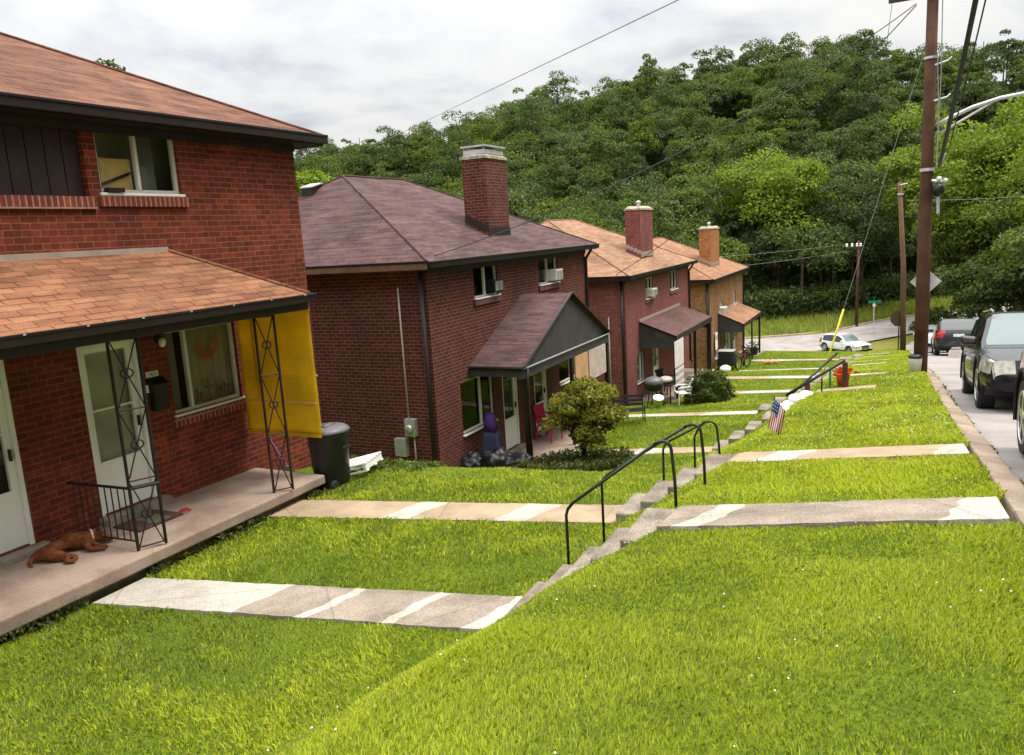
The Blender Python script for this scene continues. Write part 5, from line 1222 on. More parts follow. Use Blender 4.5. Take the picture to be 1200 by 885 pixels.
    # wheels and arches
    for y in wy:
        for sgn in (-1,1):
            k=MB(); k.tube([(sgn*(hw-.004),y+(wr+.06)*math.cos(a),wr+.02+(wr+.06)*math.sin(a)) for a in np.linspace(-.2,math.pi+.2,19)],.018,6); k.build('wheel_arch',M['blackplastic'],t,local=True)
            w=MB(); w.lathe([(wr*.62,-.11),(wr*.93,-.115),(wr,-.075),(wr,.075),(wr*.93,.115),(wr*.62,.11)],(sgn*(hw-.125),y,wr),28,axis='x'); wo=w.build('wheel',M['tyre'],t,local=True,smooth=True); e2=wo.modifiers.new('e','EDGE_SPLIT')
            r_=MB(); xo=sgn*(hw-.02); r_.lathe([(wr*.18,-.012),(wr*.18,.012)],(xo,y,wr),14,axis='x')
            for q in range(5):
                a=2*math.pi*q/5+.3; d0=Vector((0,math.cos(a),math.sin(a))); e=Vector((0,-math.sin(a),math.cos(a)))
                c0=Vector((xo,y,wr))
                r_.hexa([c0+d0*.04-e*.045+Vector((-.008,0,0)),c0+d0*wr*.66-e*.03+Vector((-.008,0,0)),c0+d0*wr*.66+e*.03+Vector((-.008,0,0)),c0+d0*.04+e*.045+Vector((-.008,0,0))],
                        [c0+d0*.04-e*.045+Vector((.008,0,0)),c0+d0*wr*.66-e*.03+Vector((.008,0,0)),c0+d0*wr*.66+e*.03+Vector((.008,0,0)),c0+d0*.04+e*.045+Vector((.008,0,0))])
            ring=[(xo,y+wr*.66*math.cos(a),wr+wr*.66*math.sin(a)) for a in np.linspace(0,2*math.pi,25)]; r_.tube(ring,.018,6,caps=False)
            r_.build('rim',M['alloy'],wo,local=True)
    for sgn in (-1,1):
        k=MB(); x0=sgn*(hw-.05); x1=sgn*(hw+.17); a,b=sorted((x0,x1)); yy=cowl-.28
        k.hexa([(a,yy-.06,zs+.06),(b,yy-.06,zs+.06),(b,yy+.05,zs+.07),(a,yy+.05,zs+.07)],[(a,yy-.06,zs+.2),(b,yy-.06,zs+.22),(b,yy+.04,zs+.20),(a,yy+.04,zs+.17)]); k.build('mirror',M[paint],t,local=True,bevel=.03)
        k=MB(); 
        for hy in (rtop+.98,rtop+2.05): k.box(sgn*(hw*.985)-.015,sgn*(hw*.985)+.03*(1 if sgn>0 else .0)+.0,hy,hy+.16,zs-.13,zs-.09)
        k.build('door_handle',M['chrome'],t,local=True)
        if kind=='suv':
            k=MB(); k.tube([(sgn*hw*.66,rtop+.45,Hc-.02),(sgn*hw*.68,rtop+.6,Hc+.04),(sgn*hw*.68,wtop-.3,Hc+.04),(sgn*hw*.66,wtop-.12,Hc-.01)],.02,6); k.build('roof_rail',M['chrome'],t,local=True)
    k=MB(); k.box(-.22,.22,-.052,-.040,zs-.16,zs-.03); k.build('licence_plate',M['plate'],t,local=True)
    k=MB()
    for zz in np.linspace(.52,hood_f-.1,5): k.box(-hw*.42,hw*.42,Lc+.03,Lc+.045,zz-.008,zz+.008)
    k.tube([(-hw*.40,Lc+.04,hood_f-.06),(hw*.40,Lc+.04,.48)],.022,6)
    k.tube([(-hw*.44,Lc+.035,hood_f-.05),(-hw*.42,Lc+.04,.5),(hw*.42,Lc+.04,.5),(hw*.44,Lc+.035,hood_f-.05)],.016,6)
    k.build('grille_trim',M['chrome'],t,local=True)
    k=MB()
    for sgn in (-1,1):
        k.lathe([(.06,0),(.05,.02)],(sgn*hw*.62,Lc-.02,.42),12,axis='y')
    k.build('fog_lamp',M['lamp'],t,local=True)
    return t
def slope(y,d=2): return math.atan((roadz(y+d)-roadz(y-d))/(2*d))
# black SUV parked facing us: its front axle near Y 13.6
def park(y_axle_front,x_left,facing,Lc,Wc):
    pass
Lb,Wb=4.42,1.9
xk=1.10+Wb/2
yF=13.62-.88   # bumper
ymid=15
bsuv=vehicle('parked_suv','black SUV parked at the kerb facing the viewer with pale headlamps','car',(xk,yF+Lb,roadz(yF+Lb)-.05),(-slope(15)+.012,0,R(180)),Lb,Wb,1.50,'carblack')
m=MB(); m.hexa([(2.0,37.8,roadz(37.8)-.02),(2.5,37.8,roadz(37.8)-.02),(2.5,38.2,roadz(38.2)-.02),(2.0,38.2,roadz(38.2)-.02)],[(2.02,37.82,roadz(37.8)+.34),(2.47,37.82,roadz(37.8)+.36),(2.47,38.17,roadz(38.2)+.36),(2.02,38.17,roadz(38.2)+.33)]); o=m.build('carton',M['sheet'],bevel=.02); m=MB(); m.quad((2.05,37.81,roadz(37.8)+.38),(2.45,37.81,roadz(37.8)+.40),(2.4,37.6,roadz(37.8)+.52),(2.1,37.6,roadz(37.8)+.5)); m.build('flap',M['sheet'],o); tag(o,'small pale open carton on the road behind the dark SUV','carton')
dsuv=vehicle('parked_suv','dark SUV seen from behind with red tail lamps, beyond the black one','car',(1.55+.95,40.2,roadz(40.2)+.04),(slope(42),0,0),4.7,1.9,1.7,'carblack')
bro=vehicle('parked_car','bronze car at the right edge of the picture','car',(1.03+.93,9.05,roadz(9.05)+.02),(-slope(7),0,R(180)),4.6,1.85,1.62,'carbrown')
wcar=vehicle('parked_car','white hatchback at the junction at the bottom of the street','car',(-5.4,71.6,-11.18),(0,0,R(-133)),4.3,1.8,1.52,'carwhite',kind='hatch',wr=.34)
wc2=vehicle('parked_car','white car half hidden behind the dark SUV','car',(1.9,47.5,roadz(47.5)+.04),(slope(49),0,0),4.4,1.8,1.5,'carwhite',kind='hatch',wr=.34)
# ------------------------------------------------------------------ vegetation
def leaf_quads(C,D,size,rng,flat=.6):
    """C centres (n,3), D outward directions, size (n,) -> (4n,3) diamond leaves"""
    n=len(C); nrm=D*flat+rng.normal(size=(n,3))*.55+np.array([0,0,.35]); nrm/=np.linalg.norm(nrm,axis=1)[:,None]
    a=rng.normal(size=(n,3)); u=np.cross(nrm,a); u/=np.linalg.norm(u,axis=1)[:,None]; w=np.cross(nrm,u)
    s=size[:,None]; bend=nrm*s*.18
    V=np.empty((n,4,3)); V[:,0]=C-u*s*.62-bend; V[:,1]=C-w*s*.40+bend; V[:,2]=C+u*s*.62-bend; V[:,3]=C+w*s*.40+bend
    return V.reshape(-1,3)
def crown_points(rng,cx,cy,cz,rx,ry,rz,nb,n,blob=.38,gap=.25,full=False):
    """leaf positions on clumps spread through an ellipsoid"""
    d=rng.normal(size=(nb,3)); d/=np.linalg.norm(d,axis=1)[:,None]; d[:,2]=d[:,2] if full else np.abs(d[:,2])*1.0-.35*(rng.random(nb)<.55)
    rad=rng.uniform(.45,.92,nb)[:,None]; bc=d*rad*np.array([rx,ry,rz])
    br=rng.uniform(.6,1.2,nb)*blob*min(rx,rz)
    k=rng.integers(0,nb,n); v=rng.normal(size=(n,3)); v/=np.linalg.norm(v,axis=1)[:,None]
    v[:,2]=np.where(v[:,2]<-.3,-v[:,2]*.6,v[:,2])
    rr=br[k][:,None]*(1-gap*rng.random((n,1))**1.5)*np.array([1.15,1.15,.8])
    P=bc[k]+v*rr
    P+=rng.normal(size=(n,3))*.05*blob*rx
    return P+np.array([cx,cy,cz]),v,bc+np.array([cx,cy,cz])
def tree(name,label,x,y,h,rx,mat,n,leaf,seed,group=None,crown=(.62,.45),trunk='trunk',tr=None,base=None,ry=None,nb=16,lean=0,cat='tree',blob=.38,full=False):
    rg=np.random.default_rng(seed); z=zf(x,y) if base is None else base
    t=thing(name,label,cat,(x,y,z),group=group)
    cz=z+h*crown[0]; rz=h*crown[1]
    P,D,bc=crown_points(rg,x+lean,y,cz,rx,ry or rx,rz,nb,n,blob,full=full)
    S=leaf*rg.uniform(.6,1.25,n)
    V=leaf_quads(P,D,S,rg)-np.array([x,y,z])
    npmesh('crown',V,4,M[mat],parent=t)
    m=MB(); r0=tr or h*.02; top=Vector((x+lean*.8,y,cz+rz*.25)); b0=Vector((x,y,z-.2))
    mid=b0.lerp(top,.45)+Vector((rg.normal()*.03*h,rg.normal()*.02*h,0))
    m.tube([b0,b0.lerp(mid,.3),mid,top],[r0*1.25,r0,r0*.75,r0*.25],8)
    for c in bc[:min(9,nb)]:
        c=Vector(c); s=b0.lerp(top,.35+.4*rg.random()); m.tube([s,s.lerp(c,.5)+Vector((0,0,-.03*h)),c],[r0*.4,r0*.28,r0*.1],5)
    m.build('trunk',M[trunk],t,smooth=True,uv=False,fixn=False)
    return t
# ornamental tree before house 2
tree('ornamental_tree','small ornamental tree with olive yellow leaves on the slope before the gabled porch',-6.0,15.05,2.1,.86,'leafT',11000,.07,3,crown=(.60,.36),trunk='trunkdark',tr=.06,nb=40,blob=.34,lean=.24,base=-5.0,full=True)
# rounded hedge bush
def bush(name,label,x,y,rx,ry,h,mat,n,leaf,seed,cat='shrub',group=None,flatbase=True):
    rg=np.random.default_rng(seed); z=zf(x,y); t=thing(name,label,cat,(x,y,z),group=group)
    v=rg.normal(size=(n,3)); v/=np.linalg.norm(v,axis=1)[:,None]; v[:,2]=np.abs(v[:,2])
    r=1-.35*rg.random((n,1))**2; bump_=1+.13*np.sin(v[:,:1]*7+seed)*np.cos(v[:,1:2]*6+v[:,2:]*5)+.10*np.sin(v[:,1:2]*13+v[:,2:]*9+seed)
    P=v*r*bump_*np.array([rx,ry,h]); P[:,2]=P[:,2]*.97+.03
    V=leaf_quads(P,v,leaf*rg.uniform(.6,1.2,n),rg); npmesh('foliage',V,4,M[mat],parent=t)
    m=MB()
    for k in range(6):
        a=k*1.05; m.tube([(x,y,z-.1),(x+rx*.35*math.cos(a),y+ry*.35*math.sin(a),z+h*.45),(x+rx*.6*math.cos(a),y+ry*.6*math.sin(a),z+h*.7)],[.04,.03,.012],5)
    m.build('stem',M['trunkdark'],t,uv=False,fixn=False)
    return t
bush('hedge_bush','rounded dark green clipped bush between the pinkish and the orange house',-5.82,27.0,.80,.78,1.02,'leafH',5200,.08,4)
bush('shrub','dark leafy shrub at the corner of the cross road behind the kerb poles',3.6,84,2.2,2.0,2.0,'leafB',2500,.28,8)
bush('flowering_shrub','pink flowering shrub beyond the dark SUV',6.0,66,1.6,1.2,1.5,'pinkflower',1500,.18,9)
# ground cover bed at the ornamental tree
gc=[]
rg=np.random.default_rng(21); n=5200
px=rg.uniform(-7.0,-4.9,n); py=rg.uniform(13.3,16.3,n)-.15*(px+6); keep=(((px+6.0)/1.15)**2+((py-14.9)/1.6)**2<1)&(np.abs(py-16.9)>.5); px,py=px[keep],py[keep]
P=np.stack([px,py,zt(px,py)+rg.random(len(px))**1.5*.28],1); D=rg.normal(size=P.shape); D/=np.linalg.norm(D,axis=1)[:,None]
o=npmesh('ground_cover',leaf_quads(P,D,.07*rg.uniform(.6,1.3,len(px)),rg),4,M['leafG']); tag(o,'low dark leafy ground cover round the ornamental tree','ground cover',kind='stuff')
# weeds along house 1 porch
n=2600; px=rg.uniform(-7.22,-7.0,n)+rg.normal(size=n)*.04; py=rg.uniform(2.6,8.4,n); k=(np.abs(py-5)>.36)&(np.abs(py-7.55)>.36)&(rg.random(n)<.35+.65*(np.sin(py*5)>.2)); px,py=px[k],py[k]
P=np.stack([px,py,zt(px,py)+rg.random(len(px))**1.6*.12],1); D=rg.normal(size=P.shape); D/=np.linalg.norm(D,axis=1)[:,None]
o=npmesh('weeds',leaf_quads(P,D,.035*rg.uniform(.6,1.4,len(px)),rg),4,M['leafG']); tag(o,'weeds growing along the foot of the concrete porch','weeds',kind='stuff')
n=1500; px=rg.uniform(-8.3,-6.4,n); py=9.9+rg.normal(size=n)*.25; P=np.stack([px,py,zt(px,py)+rg.random(n)**1.4*.16],1); D=rg.normal(size=P.shape); D/=np.linalg.norm(D,axis=1)[:,None]
o=npmesh('weeds',leaf_quads(P,D,.05*rg.uniform(.6,1.4,n),rg),4,M['leafA']); tag(o,'broad leafed weeds at the edge of the slope below the pallet','weeds',kind='stuff')

# named trees: near and middle distance
TR=[ # label, x,y,h,rx,mat,n,leaf,crown,nb
('broad light green maple beyond the junction, in front of the wooded hill',-13.5,99,17.5,7.2,'leafC',19000,.32,(.54,.47),42),
('rounded mid green tree left of the light green maple',-24.5,104,14.5,5.5,'leafA',10000,.32,(.53,.46),26),
('small bright yellow green tree between the two brick chimneys',-20.6,76,9.6,2.9,'leafC',3500,.30,(.62,.38),14),
('dark tree standing behind the street name sign',-5.0,108,15.5,6.5,'leafB',7000,.42,(.52,.47),22),
('tall yellow green tree behind the second utility pole',2.6,97,21.5,6.2,'leafC',17000,.32,(.52,.47),40),
('tall leafy tree right of the kerb pole',9.5,84,21.5,6.6,'leafC',19000,.30,(.52,.47),42),
('big dark leafed tree over the right hand side of the street',14.0,66,22,6.6,'leafC',19000,.25,(.52,.47),42),
('full mid green tree just left of the kerb pole, beyond the junction',6.2,86,15,5.0,'leafM',13000,.28,(.50,.50),32),
('leafy green tree filling the gap right of the kerb pole',9.2,73,13.5,4.6,'leafM',13000,.25,(.50,.50),32),
('wide leafy tree over the roof of the black SUV',13.0,59,15.5,5.0,'leafM',14000,.22,(.52,.48),34),
('drooping dark tree low over the parked cars',10.2,56,10.0,4.2,'leafA',13000,.20,(.55,.46),30),
('dark understory tree behind the dark SUV',6.4,71,8.5,3.6,'leafB',9000,.24,(.52,.50),24),
('dark low branched tree beside the right kerb behind the black SUV',9.6,47,8.8,3.4,'leafB',11000,.19,(.52,.50),26),
('shadowy bushy tree between the pole and the right edge',7.4,88,9,4.5,'leafA',8000,.28,(.5,.5),22),
('dark bushy tree by the cross road at right',3.8,112,12,5.5,'leafD',6000,.42,(.5,.48),20),
('tallest bright green tree at the right edge of the picture, behind the street lamp arm',18.5,76,27,7.2,'leafC',19000,.30,(.54,.46),42),
('olive green tree at the right edge of the picture',13.4,50,11.5,4.0,'leafH',7000,.24,(.60,.42),24),
('tree beside the right kerb behind the bronze car',16.5,62,15,5.0,'leafA',7500,.28,(.58,.44),24),
('bright tree behind the left end of the plum roof',-36,44,13.5,3.8,'leafC',5000,.26,(.68,.32),18),
('dark tree squeezed between the two nearest roofs',-41,43,14,4.2,'leafA',5000,.26,(.66,.34),18),
('yellow green tree above the plum roof ridge',-38.5,53,15.5,4.4,'leafC',5500,.28,(.68,.32),18),
('mid green tree behind the plum roof ridge',-34,57,15,4.5,'leafA',5500,.28,(.66,.34),18),
('dense tree left of the big chimney',-31,66,16,5.2,'leafD',6000,.32,(.62,.38),20),
('tree whose tip shows above the red roof at far left',-30,21.1,14.3,2.0,'leafH',2600,.16,(.84,.15),14),
('tree tip showing above the red roof, second from left',-30,22.9,14.2,1.9,'leafH',2400,.16,(.84,.15),14),
('tree tip showing above the middle of the red roof',-30,28.7,14.6,1.3,'leafT',1500,.15,(.86,.13),12),
('lowest tree tip showing above the right half of the red roof',-27,28.6,12.9,1.1,'leafT',1300,.15,(.86,.13),12),
]
for i,(lab,x,y,h,rx,mt,n,lf,cr,nb) in enumerate(TR):
    tree('leafy_tree',lab,x,y,h,rx,mt,n,lf,100+i,crown=cr,nb=nb,blob=.36)
# skyline trees standing out on the hill crest
SK=[('skyline tree with open crown above the middle of the hill',-37,176,17,4.6),('pointed skyline tree left of the hill top',-52,178,15,4.0),('lone round skyline tree at the left end of the hill',-92,150,17,4.6),
    ('second skyline tree at the left end of the hill',-99,150,14,4.2),('tallest skyline tree on the hill crest',-28,184,18,5.0),('skyline tree left of the kerb pole top',-8,186,17,5.2),('thin crowned skyline tree right of the kerb pole',12,180,17,5.0),('rightmost skyline tree on the hill',23,170,18,5.0)]
for i,(lab,x,y,h,rx) in enumerate(SK):
    tree('leafy_tree',lab,x,y,h*.8,rx*1.1,'leafB',3600,.36,300+i,crown=(.60,.40),nb=22,blob=.32,group='trees on the hill crest')
# wooded hillside: one mass
rg=np.random.default_rng(5)
def forest(name,label,N,xr,yr,mats,weights,leaf0,nper,seed,minsep=2.5):
    rg=np.random.default_rng(seed); pts=[]; tries=0
    while len(pts)<N and tries<N*40:
        tries+=1; y=rg.uniform(*yr); x=rg.uniform(xr[0]*y/190,xr[1]*y/190)
        d=y-float(itp(x,FX,FY))
        if d<9: continue
        if x<-26 and y<70: continue
        if any((x-a)**2+(y-b)**2<(minsep*(1+y/300))**2 for a,b in pts[-260:]): continue
        pts.append((x,y))
    V=[];MI=[]
    tk=MB()
    for (x,y) in pts:
        h=rg.uniform(8,13)*(1.0 if rg.random()<.8 else rg.uniform(1.25,1.6)); r=rg.uniform(2.3,4.8); z=zf(x,y); nb=int(rg.integers(10,17)); n=int(nper*rg.uniform(.8,1.2)*r/3.4)
        P,D,bc=crown_points(rg,x,y,z+h*.50,r,r,h*.46,nb,n,.42)
        S=leaf0*(.75+y/500)*rg.uniform(.6,1.3,n)
        V.append(leaf_quads(P,D,S,rg)); MI.append(np.full(n,rg.choice(len(mats),p=weights)))
        tk.tube([(x,y,z-.3),(x+rg.normal()*.3,y,z+h*.75)],[.2,.08],5)
    V=np.concatenate(V); MI=np.concatenate(MI)
    o=npmesh(name,V,4,[M[k] for k in mats],mi=MI); tag(o,label,'woodland',kind='stuff')
    tk.build('trunks',M['trunk'],o,uv=False,fixn=False)['kind']='stuff'
    print('forest',len(pts),len(V)//4)
forest('woodland','dense green woodland covering the hillside behind the houses',1050,(-200,40),(76,225),['leafA','leafB','leafD','leafM'],[.38,.32,.20,.10],.31,1500,77)
def sky_block_trees():  # trees added mostly out of view to block low sky and darken the porches
    rg=np.random.default_rng(31); V=[]; MI=[]; tk=MB()
    for y in np.arange(-30,46,3.6):
        for x in (12.5,17.5,23):
            xx=x+rg.normal()*.8; yy=y+rg.normal()*.9; h=rg.uniform(16,20); r=rg.uniform(3.2,4.4); z=zf(xx,yy); n=1700
            if yy>26 and x<15: continue
            P,D,bc=crown_points(rg,xx,yy,z+h*.52,r,r,h*.46,16,n,.42); V.append(leaf_quads(P,D,.40*rg.uniform(.6,1.3,n),rg)); MI.append(np.full(n,rg.integers(0,3)))
            tk.tube([(xx,yy,z-.3),(xx+rg.normal()*.3,yy,z+h*.75)],[.2,.08],5)
    o=npmesh('woodland',np.concatenate(V),4,[M['leafA'],M['leafB'],M['leafH']],mi=np.concatenate(MI)); tag(o,'dense trees added on the right bank to shade the porches','woodland',kind='stuff')
    tk.build('trunks',M['trunk'],o,uv=False,fixn=False)['kind']='stuff'
sky_block_trees()
def brush():
    rg=np.random.default_rng(41); n=520000; py=rg.uniform(84,225,n); px=rg.uniform(-210,45,n)*py/190; k=(py-itp(px,FX,FY)>10); px,py=px[k],py[k]
    P=np.stack([px,py,zt(px,py)+rg.random(len(px))**1.4*(2.2+1.6*np.sin(px*.5)*np.sin(py*.45))],1); D=rg.normal(size=P.shape); D/=np.linalg.norm(D,axis=1)[:,None]; D[:,2]=np.abs(D[:,2])
    o=npmesh('undergrowth',leaf_quads(P,D,.55*rg.uniform(.6,1.3,len(px)),rg),4,[M['leafA'],M['leafB']],mi=(rg.random(len(px))<.5)); tag(o,'brush under the trees all over the wooded hillside','undergrowth',kind='stuff')
brush()
# understory at the foot of the hill
n=26000; px=rg.uniform(-60,20,n); py=itp(px,FX,FY)+rg.uniform(6.5,13,n); P=np.stack([px,py,zt(px,py)+rg.random(n)**1.2*2.6],1); D=rg.normal(size=P.shape); D/=np.linalg.norm(D,axis=1)[:,None]
o=npmesh('undergrowth',leaf_quads(P,D,.42*rg.uniform(.6,1.3,n),rg),4,M['leafB']); tag(o,'dark undergrowth along the foot of the wooded hill','undergrowth',kind='stuff')
n=16000; px=rg.uniform(8.6,22,n); py=rg.uniform(22,92,n); P=np.stack([px,py,zt(px,py)+rg.random(n)**1.3*2.4],1); D=rg.normal(size=P.shape); D/=np.linalg.norm(D,axis=1)[:,None]
o=npmesh('undergrowth',leaf_quads(P,D,.26*rg.uniform(.6,1.3,n),rg),4,M['leafB']); tag(o,'dark undergrowth on the right bank of the street','undergrowth',kind='stuff')
n=2600; px=.83+rg.normal(size=n)*.03; py=rg.uniform(3,24,n); k=rg.random(n)<np.clip(.1+.9*(np.sin(py*2.3)+np.sin(py*5.1+1)),0.05,1); px,py=px[k],py[k]
P=np.stack([px,py,itp(py,KY,KK)-.13+rg.random(len(px))**1.5*.07],1); D=rg.normal(size=P.shape); D/=np.linalg.norm(D,axis=1)[:,None]
o=npmesh('weeds',leaf_quads(P,D,.03*rg.uniform(.6,1.5,len(px)),rg),4,[M['bladedry'],M['leafG']],mi=(rg.random(len(px))<.5)); tag(o,'dry weeds growing in the gutter along the kerb','weeds',kind='stuff')
# rough verge grass beyond the cross road
n=26000; px=rg.uniform(-45,12,n); py=itp(px,FX,FY)+.4+rg.random(n)*8; z=zt(px,py)
hgt=rg.uniform(.25,.7,n); a=rg.uniform(0,6.28,n); wv=.05
V=np.empty((n,3,3)); V[:,0]=np.stack([px-wv*np.cos(a),py-wv*np.sin(a),z],1); V[:,1]=np.stack([px+wv*np.cos(a),py+wv*np.sin(a),z],1); V[:,2]=np.stack([px+rg.normal(size=n)*.15,py+rg.normal(size=n)*.15,z+hgt],1)
o=npmesh('verge_grass',V.reshape(-1,3),3,[M['blade'],M['bladedry']],mi=(rg.random(n)<.3)); tag(o,'long rough grass on the verge of the cross road','grass',kind='stuff')
# a pale house roof glimpsed between the trees
hr=thing('house','pale grey roofed house glimpsed between trees right of the orange chimney','house',(-18.2,88,zf(-18.2,88)))
z=-5.2; m=MB(); m.box(-20.4,-16.4,88,92,-11,z); m.build('wall',M['sheet'],hr)
m=MB(); A,B,C,D,E_,G=(-20.7,87.7,z),(-16.1,87.7,z),(-16.1,92.3,z),(-20.7,92.3,z),(-20.7,90,z+1.4),(-16.1,90,z+1.4); m.add([A,B,C,D,E_,G],[(0,1,5,4),(2,3,4,5),(0,4,3),(1,2,5),(3,2,1,0)]); m.build('roof',M['meter'],hr,fixn=False)

# ------------------------------------------------------------------ camera
FWD=Vector(CAMF); RT=Vector(CAMR); UPV=Vector(CAMU)
cam=bpy.data.cameras.new('camera'); co=bpy.data.objects.new('camera',cam); col.objects.link(co)
mw=Matrix((RT,UPV,-FWD)).transposed().to_4x4(); co.matrix_world=mw
cam.sensor_width=36; cam.lens=925/1200*36; cam.clip_end=2000; cam.clip_start=.05; sc.camera=co

# ------------------------------------------------------------------ lawn blades
rg=np.random.default_rng(99)
def in_view(x,y,z,mx=.12):
    d=x*FWD.x+y*FWD.y+z*FWD.z; u=(x*RT.x+y*RT.y+z*RT.z)/np.maximum(d,.1)*925/1200; v=(x*UPV.x+y*UPV.y+z*UPV.z)/np.maximum(d,.1)*925/885
    return (d>.3)&(np.abs(u)<.5+mx)&(np.abs(v)<.5+mx)
cells=[]
BX,BY,BZ,BD=[],[],[],[]
cs=.5
for cx in np.arange(-7.2,.62,cs):
    for cy in np.arange(.6,48,cs):
        zc=zf(cx+cs/2,cy+cs/2); d=math.sqrt((cx+.25)**2+(cy+.25)**2+zc**2)
        if not in_view(np.array([cx+.25]),np.array([cy+.25]),np.array([zc]),.16)[0]: continue
        dens=min(12500,14500*(3.0/d)**1.6)
        n=int(dens*cs*cs); BX.append(rg.uniform(cx,cx+cs,n)); BY.append(rg.uniform(cy,cy+cs,n)); BD.append(np.full(n,d))
x=np.concatenate(BX); y=np.concatenate(BY); d=np.concatenate(BD)
keep=(x<.60+.02*np.sin(y*7)+.015*np.sin(y*23))&(x>-7.08)&~((y>13.0)&(y<22)&(x<-7.0))
for (a,b,xl,xh) in PATHS: keep&=~((y>a+.02+.02*np.sin(x*9))&(y<b-.02+.02*np.sin(x*11+1))&(x>xl)&(x<xh)&~((x>-1.2-2.6)&(x<-1.2-.0)&(np.abs(y-(a+b)/2)>.40)))
keep&=~((((x+6.0)/1.1)**2+((y-14.9)/1.5)**2)<1)
x,y,d=x[keep],y[keep],d[keep]; n=len(x); z=zt(x,y)
def vnoise(x,y,s,seed):
    r_=np.random.default_rng(seed).random((64,64)); u=x*s; v=y*s; i=np.floor(u).astype(int); j=np.floor(v).astype(int); fu=u-i; fv=v-j; fu=fu*fu*(3-2*fu); fv=fv*fv*(3-2*fv)
    g=lambda a,b:r_[a%64,b%64]
    return (g(i,j)*(1-fu)+g(i+1,j)*fu)*(1-fv)+(g(i,j+1)*(1-fu)+g(i+1,j+1)*fu)*fv*1.0
pn=(vnoise(x,y,.9,1)-.5)*1.6+(vnoise(x,y,2.7,2)-.5)*1.3+(vnoise(x,y,7,3)-.5)*1.0
hgt=np.maximum(.010,.022+.013*pn+.017*rg.random(n))*np.clip(d/5.5,.66,1.7); wid=.0020*np.clip(d/2.6,1,7)*rg.uniform(.7,1.4,n)
a=rg.uniform(0,2*np.pi,n); wd=vnoise(x,y,1.1,8)*9+rg.normal(size=n)*1.5; ln=hgt*rg.uniform(.1,.95,n)
bx,by=np.cos(a)*wid,np.sin(a)*wid; lx,ly=np.cos(wd)*ln,np.sin(wd)*ln
V=np.empty((n,6,3)); z0=z-.01
mxx,myy,mz=x+lx*.35,y+ly*.35,z+hgt*.62
tx,ty,tz=x+lx,y+ly,z+hgt*.9
V[:,0]=np.stack([x-bx,y-by,z0],1); V[:,1]=np.stack([x+bx,y+by,z0],1); V[:,2]=np.stack([mxx+bx*.8,myy+by*.8,mz],1)
V[:,3]=np.stack([tx,ty,tz],1); V[:,4]=np.stack([mxx-bx*.8,myy-by*.8,mz],1); V=V[:,:5]
dry=(rg.random(n)<.035+.10*(np.exp(-(((x+5.5)/.5)**2+((y-3.95)/.3)**2))))
up_=np.clip((V[:,0,0]+2.9)/1.0,0,1)*.55+.16+.55*pn; mi=np.where(dry,1,np.where(rg.random(n)<up_,2,0))  # upper lawn yellower; lower lawn's shade also put into its darker blades
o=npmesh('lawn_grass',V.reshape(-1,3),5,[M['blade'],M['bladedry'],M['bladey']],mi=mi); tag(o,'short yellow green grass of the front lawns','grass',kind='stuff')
print('blades',n)
# clover heads
n=1300; x=rg.uniform(-2.6,.55,n); y=1.5+rg.random(n)**1.3*24; k=(rg.random(n)<.25+.45*((y>9)&(x>-.8)))
x,y=x[k],y[k]; n=len(x); z=zt(x,y)+rg.uniform(.035,.06,n)
ok=np.ones(n,bool)
for (a,b,xl,xh) in PATHS: ok&=~((y>a-.05)&(y<b+.05))
x,y,z=x[ok],y[ok],z[ok]; n=len(x); r=.0055*np.clip(np.sqrt(x*x+y*y)/7,.8,1.7)*rg.uniform(.6,1.2,n)
V=np.empty((n,8,3,3)); 
oc=np.array([[1,0,0],[0,1,0],[-1,0,0],[0,-1,0],[0,0,1],[0,0,-1]]); fc=[(0,1,4),(1,2,4),(2,3,4),(3,0,4),(1,0,5),(2,1,5),(3,2,5),(0,3,5)]
for i,f in enumerate(fc):
    for j,q in enumerate(f): V[:,i,j]=np.stack([x,y,z],1)+oc[q]*r[:,None]
o=npmesh('clover',V.reshape(-1,3),3,M['clover']); tag(o,'white clover heads scattered over the upper lawn','clover',kind='stuff')

# ------------------------------------------------------------------ sky and sun
w=bpy.data.worlds.new('World'); sc.world=w; w.use_nodes=True; nt=w.node_tree; nt.nodes.clear()
out=nt.nodes.new('ShaderNodeOutputWorld'); bg=nt.nodes.new('ShaderNodeBackground'); bg.inputs[1].default_value=SKYS
SUN_EL,SUN_AZ=R(66),R(58)      # azimuth from +Y towards +X
sky=nt.nodes.new('ShaderNodeTexSky'); sky.sky_type='NISHITA'; sky.sun_disc=False; sky.sun_elevation=SUN_EL; sky.sun_rotation=SUN_AZ; sky.air_density=1.0; sky.dust_density=2.0
tc=nt.nodes.new('ShaderNodeTexCoord'); sp=nt.nodes.new('ShaderNodeSeparateXYZ'); L(nt,tc.outputs['Generated'],sp.inputs[0])
def MT(op,a,b=None):
    n_=nt.nodes.new('ShaderNodeMath'); n_.operation=op
    for i,v in enumerate((a,b)):
        if v is None: continue
        if isinstance(v,(int,float)): n_.inputs[i].default_value=v
        else: L(nt,v,n_.inputs[i])
    return n_.outputs[0]
den=MT('ADD',MT('MAXIMUM',sp.outputs[2],0.0),.28)
cx=nt.nodes.new('ShaderNodeCombineXYZ'); L(nt,MT('DIVIDE',sp.outputs[0],den),cx.inputs[0]); L(nt,MT('DIVIDE',sp.outputs[1],den),cx.inputs[1])
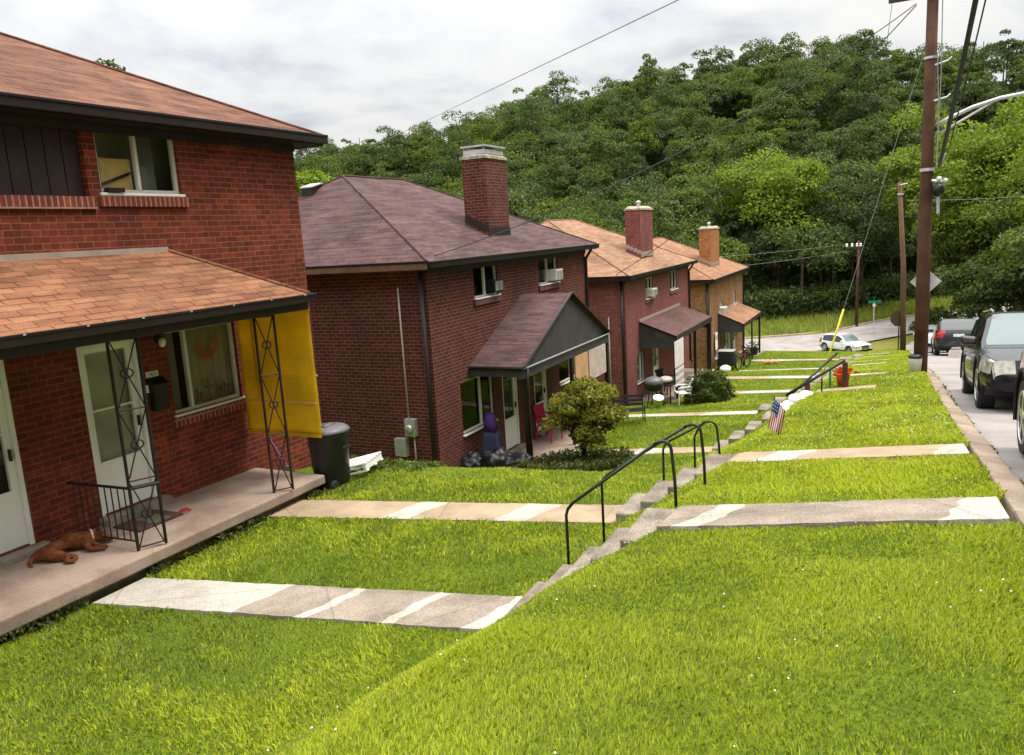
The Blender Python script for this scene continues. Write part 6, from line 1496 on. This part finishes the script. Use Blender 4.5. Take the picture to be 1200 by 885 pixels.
n1=N(nt,'ShaderNodeTexNoise',Scale=2.3,Detail=7,Roughness=.55,Distortion=.3); L(nt,cx.outputs[0],n1.inputs['Vector'])
mp=N(nt,'ShaderNodeMapping'); mp.inputs['Location'].default_value=(3.1,1.7,0); L(nt,cx.outputs[0],mp.inputs['Vector'])
n2=N(nt,'ShaderNodeTexNoise',Scale=.55,Detail=4,Roughness=.5); L(nt,mp.outputs[0],n2.inputs['Vector'])
# overcast deck: brighter towards the zenith, as overcast skies are
zen=MT('ADD',MT('MULTIPLY',MT('POWER',MT('MAXIMUM',sp.outputs[2],0.0),2.2),ZEN),1.0)
cl=ramp(nt,n1.outputs[0],[(.33,(.66,.68,.74)),(.42,(.85,.86,.89)),(.50,(.97,.97,.965)),(.68,(1.05,1.035,.99))])
warm=mix(nt,ramp(nt,n2.outputs[0],[(.45,(0,)*3),(.7,(1,)*3)]),(1,1,1),(1.04,1.0,.90))
cl=mix(nt,1.0,cl,warm,'MULTIPLY')
sc_=nt.nodes.new('ShaderNodeVectorMath'); sc_.operation='SCALE'; L(nt,cl,sc_.inputs[0]); L(nt,MT('MULTIPLY',zen,CLB/SKYS),sc_.inputs['Scale'])
L(nt,mix(nt,.90,sky.outputs[0],sc_.outputs[0]),bg.inputs[0]); L(nt,bg.outputs[0],out.inputs[0])
sl=bpy.data.lights.new('sun','SUN'); sl.energy=SUNE; sl.angle=R(SUNA); sl.color=(1,.94,.85); so=bpy.data.objects.new('sun',sl); col.objects.link(so)
dirv=Vector((math.sin(SUN_AZ)*math.cos(SUN_EL),math.cos(SUN_AZ)*math.cos(SUN_EL),math.sin(SUN_EL))); so.rotation_euler=dirv.to_track_quat('Z','Y').to_euler(); so.location=(0,0,30)
sc.view_settings.view_transform='Standard'; sc.view_settings.look='None'; sc.view_settings.exposure=EXPO; sc.view_settings.gamma=1
sc.render.engine='CYCLES'; sc.cycles.max_bounces=8; sc.cycles.transparent_max_bounces=8
sc.render.resolution_x=1024; sc.render.resolution_y=755
